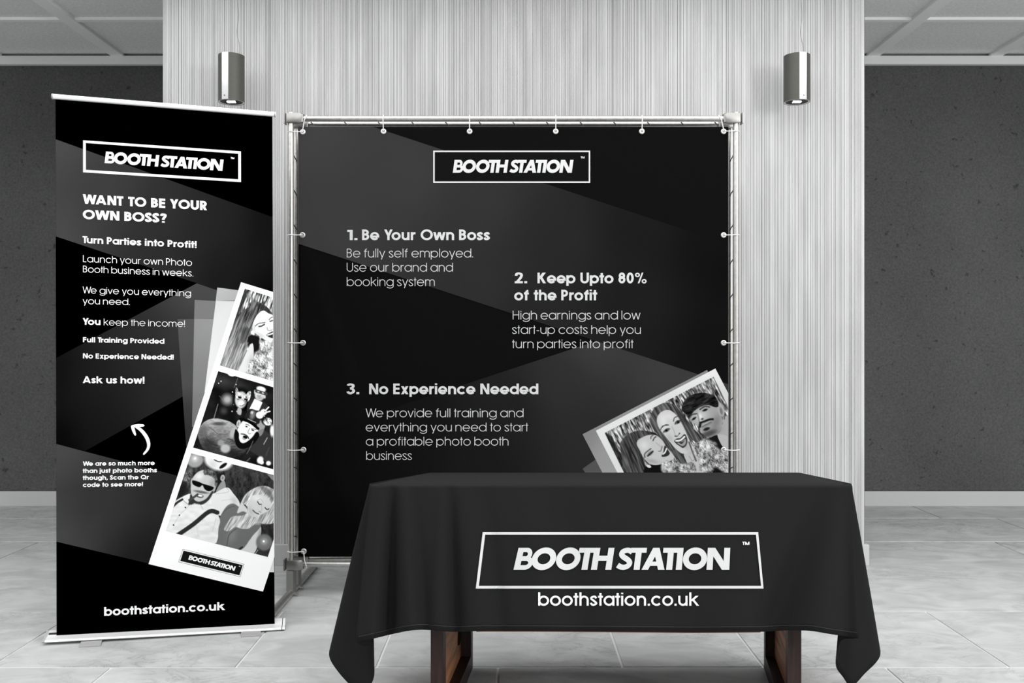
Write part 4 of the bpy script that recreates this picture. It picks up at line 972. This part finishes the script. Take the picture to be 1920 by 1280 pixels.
# logo and text
W_ = M['white_print']
frame_print([(155.8, 263), (451.7, 283.7), (451.8, 341.2), (155.8, 322.8)], [(160.8, 267.8), (446.7, 288), (446.7, 336.2), (161, 318.3)], SR, .0016, W_, rp)
logo((196.2, 305.5), (416.8, 320.2), (.12 * 21.6, -21.6), (.12 * 21.2, -21.0), SR, .0016, W_, rp)
line_text('TM', (432.5, 297.4), (439.3, 298), 3.2, 3.2, .22, SR, .0016, W_, rp)
bw = .198
for s, b0, b1, c0, c1, w in (('WANT TO BE YOUR', (155.3, 381.6), (388, 394), 17.6, 17.2, .225), ('OWN BOSS?', (155.3, 410.2), (312.5, 417.6), 17.4, 17.0, .225), ('Turn Parties into Profit!', (154.8, 455.4), (368.5, 464.7), 13.1, 12.6, bw),
        ('Launch your own Photo', (155.6, 491.0), (360, 498.4), 12.8, 12.6, .085), ('Booth business in weeks.', (155.6, 510.2), (362.3, 518.2), 12.4, 12.4, .085), ('We give you everything', (155, 549.5), (358.1, 555.6), 12.5, 12.2, .085),
        ('you need.', (155.1, 569.7), (243.4, 571.7), 12.0, 12.0, .085), ('You', (155.1, 608.4), (188.4, 609.2), 12.4, 12.4, bw), ('keep the income!', (194.6, 609.7), (346.4, 612.6), 12.5, 12.2, .075),
        ('Full Training Provided', (155.6, 641.2), (308.2, 644.1), 9.4, 9.4, bw), ('No Experience Needed!', (155.6, 671.6), (325.7, 674.1), 9.5, 9.4, bw), ('Ask us how!', (155.3, 717.9), (270.8, 718.9), 12.8, 12.8, bw),
        ('We are so much more', (155.5, 873.0), (290, 871.6), 8.2, 8.2, bw), ('than just photo booths', (155.2, 886.4), (294.3, 885), 8.1, 8.1, bw), ('though, Scan the Qr', (155.2, 899.4), (279.2, 898), 8.0, 8.0, bw),
        ('code to see more!', (155.5, 912.7), (268, 911.1), 8.0, 8.0, bw), ('boothstation.co.uk', (195.2, 1154.2), (422.1, 1143.3), 16.2, 15.4, bw)):
    line_text(s, b0, b1, c0, c1, w, SR, .0024, W_, rp, step=30)
# curved arrow
def q(x, y): return (140 + x / 7.111, 750 + y / 7.111)
sh = spline([(800, 345), (880, 395), (950, 480), (985, 570), (975, 650), (915, 725)], 6)
wdt = [22 + 26 * math.sin(math.pi * (i / (len(sh) - 1)) ** .8) for i in range(len(sh))]; wdt[-1] = 8
V = []
for i, p in enumerate(sh):
    a, b_ = np.array(sh[max(i - 1, 0)]), np.array(sh[min(i + 1, len(sh) - 1)]); d = (b_ - a) / np.hypot(*(b_ - a)); n_ = np.array([-d[1], d[0]])
    V += [tuple(np.array(p) + n_ * wdt[i] / 2), tuple(np.array(p) - n_ * wdt[i] / 2)]
Fa = [(2 * i, 2 * i + 1, 2 * i + 3, 2 * i + 2) for i in range(len(sh) - 1)]
for hp in ([(748, 345), (770, 330), (850, 317), (915, 322), (933, 338), (915, 352), (850, 357), (790, 362), (765, 362)], [(748, 345), (790, 345), (806, 400), (820, 460), (812, 474), (795, 465), (768, 415), (754, 370)]):
    b0 = len(V); V += hp; Fa.append(tuple(range(b0, b0 + len(hp))))
print_mesh('arrow_print', np.array([q(*p) + (0 if i < 2 * len(sh) else (2 if i < 2 * len(sh) + 9 else 4),) for i, p in enumerate(V)]), Fa, SR, .0024, W_, rp)
# small logo on the strip
M['ink'] = mat('black ink', L(18), .9, spec=.05)
print_mesh('logo_plate', np.array([(344.2, 1031.8), (455.2, 1059), (449, 1078.3), (338, 1051.2)]), [(0, 1, 2, 3)], SR, .0022, M['ink'], rp)
frame_print([(342.7, 1028.8), (457.8, 1057.1), (450.6, 1081.3), (334.7, 1053.3)], [(343.1, 1029.4), (457.1, 1057.4), (450.2, 1080.7), (335.4, 1052.9)], SR, .0022, M['ink'], rp)
logo((352.9, 1048.6), (439.3, 1069.8), (2.9, -8.1), (2.9, -8.1), SR, .0026, W_, rp, step=30)
line_text('TM', (448, 1061.8), (450.6, 1062.4), 1.4, 1.4, .25, SR, .0026, W_, rp)
# hardware
def along(s, d, z):            # s metres from the left end along the banner, d towards the room, z up
    p = PLb + dirb * s + nb * d; return (float(p[0]), float(p[1]), z)
Wd = float(np.hypot(*(PRb - PLb)))
zTL, zTR = V3[0][2], V3[1][2]
tube('top_rail', [along(-.008, .004, zTL + .006), along(Wd + .006, .004, zTR + .006)], .0098, M['chrome'], rb, 24)
tube('rail_cap', [along(-.013, .004, zTL + .006), along(-.008, .004, zTL + .006)], .0108, M['cap_grey'], rb, 24)
tube('rail_cap', [along(Wd + .006, .004, zTR + .006), along(Wd + .010, .004, zTR + .006)], .0106, M['chrome'], rb, 24)
tube('rail_seal', [along(Wd + .005, .004, zTR + .006), along(Wd + .007, .004, zTR + .006)], .0108, M['rubber'], rb, 24)
prof = [(.024, .008), (.033, .009), (.037, .013), (.034, .019), (.022, .022), (.002, .024), (-.022, .038), (-.040, .036), (-.046, .026), (-.042, .012), (-.030, .008)]
def extr(name, prof, s0, s1, m, k=1.0):
    zo = lambda s: .001 - .006 * (s / Wd)
    v = [along(s0, d * k, z + zo(s0)) for d, z in prof] + [along(s1, d * k, z + zo(s1)) for d, z in prof]; n = len(prof)
    f = [tuple(range(n)), tuple(range(n, 2 * n))[::-1]] + [(i, n + i, n + (i + 1) % n, (i + 1) % n) for i in range(n)]
    me = obj(name, v, f, m, rb)
    bm = bmesh.new(); bm.from_mesh(me.data); bmesh.ops.recalc_face_normals(bm, faces=bm.faces); bm.to_mesh(me.data); bm.free()
    return autosmooth(me, 40)
extr('base_cassette', prof, -.030, Wd + .034, M['chrome'])
extr('base_end_cap', prof, -.040, -.030, M['cap_grey'])
extr('base_seal', prof, Wd + .034, Wd + .0365, M['rubber'], 1.03)
extr('base_end_cap', prof, Wd + .0365, Wd + .046, M['chrome'])
extr('sheet_slot', [(-.012, .0315), (-.004, .0275), (-.004, .0290), (-.012, .0330)], -.028, .0, M['rubber'])
def foot(s):
    pf = [(-.10, .0005), (-.06, .003), (.040, .004), (.082, .0005), (.082, .003), (.078, .0045), (.040, .0078), (-.06, .0068), (-.10, .003)]
    v = [along(s - .030 + .018 * (d + .1) / .18, d, z) for d, z in pf] + [along(s + .045 + .018 * (d + .1) / .18, d, z) for d, z in pf]; n = len(pf)
    f = [tuple(range(n)), tuple(range(n, 2 * n))[::-1]] + [(i, n + i, n + (i + 1) % n, (i + 1) % n) for i in range(n)]
    o = obj('foot', v, f, M['cap_grey'], rb)
    bm = bmesh.new(); bm.from_mesh(o.data); bmesh.ops.recalc_face_normals(bm, faces=bm.faces); bm.to_mesh(o.data); bm.free()
foot(.115); foot(Wd - .105)
tube('support_pole', [along(Wd / 2, -.020, .03), along(Wd / 2, -.014, (zTL + zTR) / 2)], .007, M['steel'], rb, 12)

# ------------------------------------------------------------------ table
tb = thing('exhibition_table', (.3, 2.9, 0), 'dark wooden trestle-leg table under the black tablecloth', 'table')
FLc = np.array(unproj(695, 911, 2.54)); FRc = np.array(unproj(1597, 911, 2.54)); BLc = np.array(unproj(805, 887, 3.22)); BRc = np.array(unproj(1500, 887, 3.22))
def topz(x, y): return FLc[2] + (y - 2.54) / (3.22 - 2.54) * (BLc[2] - FLc[2])
def shear(x, y, x2): return x + (x2 - x) * (y - 2.62) / .58
v = []
for dz in (-.032, -.003):
    for c, ix, iy in ((FLc, .014, .014), (FRc, -.014, .014), (BRc, -.014, -.014), (BLc, .014, -.014)): v.append((c[0] + ix, c[1] + iy, topz(0, c[1] + iy) + dz))
obj('tabletop', v, [(3, 2, 1, 0), (4, 5, 6, 7), (0, 1, 5, 4), (1, 2, 6, 5), (2, 3, 7, 6), (3, 0, 4, 7)], M['wood_dark'], tb)
def legframe(f0, f1, r0, r1, inner):
    fx = lambda y: (f0 + (r0 - f0) * (y - 2.62) / .58, f1 + (r1 - f1) * (y - 2.62) / .58)
    def blk(name, ya, yb_, za, zb_, m, a=0.0, b=1.0):
        (p0, p1), (q0, q1) = fx(ya), fx(yb_)
        A = lambda l, h_, t: l + (h_ - l) * t
        return prism(name, [(A(p0, p1, a), ya), (A(p0, p1, b), ya), (A(q0, q1, b), yb_), (A(q0, q1, a), yb_)], za, zb_, m, tb)
    blk('leg', 2.62, 2.665, 0, .705, M['wood_dark']); blk('leg', 3.165, 3.21, 0, .655, M['wood_dark'])
    blk('floor_rail', 2.665, 3.165, 0, .055, M['wood_dark'])
    a, b = (.02, .12) if inner > 0 else (.88, .98)
    blk('side_panel', 2.667, 3.163, .055, .65, M['wood_panel'], a, b)
legframe((807.5 - CX) / F * 2.62, (831 - CX) / F * 2.62, (864.5 - CX) / F * 3.21 , (886 - CX) / F * 3.21, 1)
legframe((1477 - CX) / F * 2.62, (1502.5 - CX) / F * 2.62, (1431.5 - CX) / F * 3.21, (1451 - CX) / F * 3.21, -1)

# ------------------------------------------------------------------ tablecloth
Y0c, ZT = 2.535, FLc[2] + .004
folds = [  # px top, px bottom, amplitude (towards room +), sigma px, growth
    (712, 700, .010, 11, .8), (736, 730, -.020, 9, .5), (756, 775, .010, 14, .5), (775, 800, -.006, 10, .8), (826, 822, .008, 14, .6), (845, 858, -.013, 9, .55), (870, 900, .006, 20, .7), (915, 940, -.006, 12, .8), (985, 1020, .006, 30, .8), (1060, 1085, -.006, 30, .9),
    (1200, 1180, .005, 40, 1), (1330, 1290, -.005, 35, 1), (1440, 1380, .006, 30, 1), (1560, 1455, -.020, 26, .9), (1578, 1530, .013, 26, .9), (1592, 1590, -.006, 9, .8)]
def cl_y(X, Z):
    t = np.clip((ZT - Z) / .40, 0, 1.15); px = CX + X / 2.515 * F
    y = Y0c - .030 * t
    for a, b, am, s, g in folds:
        d = (px - (a + (b - a) * t)) / (s * (.75 + .6 * t))
        y = y - 2.5 * am * (t ** g) * np.exp(-d * d)
    return y
SC = Surf(cl_y, 2.52)
NF = 150
hem_px = [(667, 1204), (700, 1197), (735, 1188.5), (765, 1182), (790, 1180), (815, 1181.5), (835, 1183.5), (857, 1184.5), (900, 1182.5), (1000, 1182.5), (1140, 1183.5), (1300, 1185), (1431, 1184), (1480, 1181), (1520, 1182), (1560, 1189), (1590, 1193), (1611, 1196)]
hx = np.array([p[0] for p in hem_px]); hy = np.array([p[1] for p in hem_px])
def smooth_interp(x): 
    k = np.linspace(-9, 9, 7); return np.mean([np.interp(x + q_, hx, hy) for q_ in k], axis=0)
NT = 22
tt = np.concatenate([[0, .006, .02, .045], np.linspace(.08, 1, NT - 3)])
stations = []      # each: list of NT+1 points from top edge to hem
sfr = np.linspace(0, 1, NF + 1)
for s in sfr:
    top = FLc * (1 - s) + FRc * s; top = np.array([top[0], 2.54, ZT])
    hp = 667 + (1611 - 667) * s; hyv = float(smooth_interp(np.array([hp]))[0]); hem = SC(np.array([(hp, hyv)]), 0)[0]
    col_ = []
    for t in tt:
        p = top * (1 - t) + hem * t
        if t > 0: p = np.array([p[0], float(cl_y(np.array([p[0]]), np.array([p[2]]))[0]), p[2] - .002 * (1 - t)])
        col_.append(p)
    stations.append(col_)
def fan(top0, top1, hem0, keys, top_side, n=40):
    """corner: hem keys in pixels+depth; the cloth runs straight from corner to hem"""
    K = [tuple(hem0)] + [unproj(*k) if len(k) == 3 and k[0] > 50 else k for k in keys]
    out = []
    Pk = [np.array(k, float) for k in K]; Q = [Pk[0]] + Pk + [Pk[-1]]; pts = []
    for i in range(1, len(Q) - 2):
        for j in range(6):
            t = j / 6; p0, p1, p2, p3 = Q[i - 1], Q[i], Q[i + 1], Q[i + 2]
            pts.append(.5 * (2 * p1 + (p2 - p0) * t + (2 * p0 - 5 * p1 + 4 * p2 - p3) * t * t + (3 * p1 - p0 - 3 * p2 + p3) * t ** 3))
    pts.append(Pk[-1])
    m = len(pts)
    for i in range(1, m):
        s = i / (m - 1); tp = np.array(top0) * (1 - s) + np.array(top1) * s
        out.append([tp * (1 - t) + pts[i] * t + np.array((0, 0, .018)) * math.sin(math.pi * min(t * 1.0, 1)) * (0.25) for t in tt])
    return out
# right corner: from front-right hem round to the side
topFR = stations[-1][0]; hemFR = stations[-1][-1]
rc = fan(topFR, topFR + np.array((.006, .02, 0)), hemFR, [(1600, 1197, 2.545), (1580, 1199, 2.60), (1572, 1215, 2.615), (1568, 1248, 2.63), (1580, 1268, 2.64), (1597, 1286, 2.65), (1622, 1262, 2.67), (1644, 1240, 2.69), (1651, 1222, 2.71), (1644, 1195, 2.75), (1630, 1165, 2.82), (1.098, 2.95, .29)], 1)
topFL = stations[0][0]; hemFL = stations[0][-1]
lc = fan(topFL, topFL + np.array((-.006, .02, 0)), hemFL, [(676, 1209, 2.545), (694, 1214, 2.60), (699, 1235, 2.615), (701, 1262, 2.63), (697, 1280, 2.64), (685, 1300, 2.65), (655, 1282, 2.67), (628, 1251, 2.69), (617, 1228, 2.71), (622, 1205, 2.75), (636, 1175, 2.82), (-.535, 2.95, .29)], -1)
def side(t0, t1, h0, h1, n):
    out = []
    for i in range(1, n + 1):
        s = i / n; tp = np.array(t0) * (1 - s) + np.array(t1) * s; hm = np.array(h0) * (1 - s) + np.array(h1) * s
        out.append([tp * (1 - t) + hm * t for t in tt])
    return out
tBR = np.array((BRc[0], BRc[1], BRc[2] + .002)); tBL = np.array((BLc[0], BLc[1], BLc[2] + .002))
rs = side(rc[-1][0], tBR, rc[-1][-1], (1.10, 3.16, .30), 10)
ls = side(lc[-1][0], tBL, lc[-1][-1], (-.40, 3.16, .32), 10)
brf = fan(tBR, tBR + np.array((-.01, .004, 0)), rs[-1][-1], [(1.16, 3.27, .18), (1.155, 3.30, .105), (1.13, 3.28, .13), (1.08, 3.26, .28), (1.04, 3.262, .31)], 1)
blf = fan(tBL, tBL + np.array((.01, .004, 0)), ls[-1][-1], [(-.30, 3.20, .16), (-.235, 3.14, .21), (-.186, 3.10, .118), (-.172, 3.11, .16), (-.168, 3.23, .26), (-.165, 3.265, .30)], -1)
loop = stations + rc + rs + brf
NBk = 30
bk = side(brf[-1][0], blf[-1][0], brf[-1][-1], blf[-1][-1], NBk)
left = (lc + ls + blf)            # runs front-left -> back-left
loop = loop + bk + left[::-1][1:]
nS = len(loop); nT = len(tt)
CV = np.array([p for st_ in loop for p in st_]); CF = []
for i in range(nS):
    j = (i + 1) % nS
    for k in range(nT - 1): CF.append((i * nT + k, i * nT + k + 1, j * nT + k + 1, j * nT + k))
# top: strips between the front edge and the back edge
base = len(CV); NR = 9; topv = []
for r_ in range(NR + 1):
    f_ = r_ / NR
    for s in sfr:
        a = stations[0][0] * (1 - s) + stations[-1][0] * s; b_ = tBL * (1 - s) + tBR * s
        p = a * (1 - f_) + b_ * f_
        topv.append(p + np.array((0, 0, .003 * min(1, f_ * 6, (1 - f_) * 6, s * 14, (1 - s) * 14) + .0008 * math.sin(p[0] * 14) * math.sin(math.pi * f_) * math.sin(math.pi * s))))
CV = np.vstack([CV, np.array(topv)])
for r_ in range(NR):
    for i in range(NF):
        k = base + r_ * (NF + 1) + i; CF.append((k, k + 1, k + NF + 2, k + NF + 1))
tc = obj('tablecloth', CV, CF, M['cloth'], None, smooth=True)
bm = bmesh.new(); bm.from_mesh(tc.data); bmesh.ops.remove_doubles(bm, verts=bm.verts, dist=.0008); bmesh.ops.recalc_face_normals(bm, faces=bm.faces)
bm.to_mesh(tc.data); bm.free()
WORLD[tc.name] = Vector((0, 0, 0))
mod = tc.modifiers.new('thick', 'SOLIDIFY'); mod.thickness = .0018; mod.offset = -1
tc['label'] = 'black tablecloth with white logo and web address, draped over the table'; tc['category'] = 'tablecloth'
# front hem: stitched band and the warm edge below it
band = []
xs = np.linspace(672, 1606, 160); ys = smooth_interp(xs)
Pb = np.concatenate([np.stack([xs, ys - 10.2], 1), np.stack([xs, ys - 9.4], 1)]); n_ = len(xs)
print_mesh('hem_stitch', Pb, [(i, i + 1, n_ + i + 1, n_ + i) for i in range(n_ - 1)], SC, .0028, mat('stitch', L(58), .9), tc)
M['edge'] = mat('rust brown edging', (.16, .055, .022), .7)
xs = np.linspace(893, 1426, 90); ys = smooth_interp(xs)
Pb = np.concatenate([np.stack([xs, ys - 1.0], 1), np.stack([xs, ys + 1.4], 1)]); n_ = len(xs)
o = print_mesh('hem_edging', Pb, [(i, i + 1, n_ + i + 1, n_ + i) for i in range(n_ - 1)], SC, -.002, M['edge'], tc, label='rust brown edging along the hem')
# table logo
Ci = M['cloth_ink']
frame_print([(905.1, 997.2), (1421.6, 997.2), (1431.6, 1103), (892.1, 1103)], [(909.7, 1002), (1417.5, 1002), (1427, 1098), (897.8, 1098)], SC, .0032, Ci, tc, 7)
logo((962.8, 1067.8), (1367.4, 1067.8), (.14 * 41.2 + 3.7, -41.2), (.14 * 41.2 - 3.9, -41.2), SC, .0032, Ci, tc, 6)
line_text('TM', (1391.9, 1021.2), (1405.2, 1021.2), 6.0, 6.0, .2, SC, .0032, M['cloth_ink2'], tc)
line_text('boothstation.co.uk', (1009.1, 1135), (1310.8, 1135.1), 24.8, 24.8, .145, SC, .0032, M['cloth_ink2'], tc, step=6)
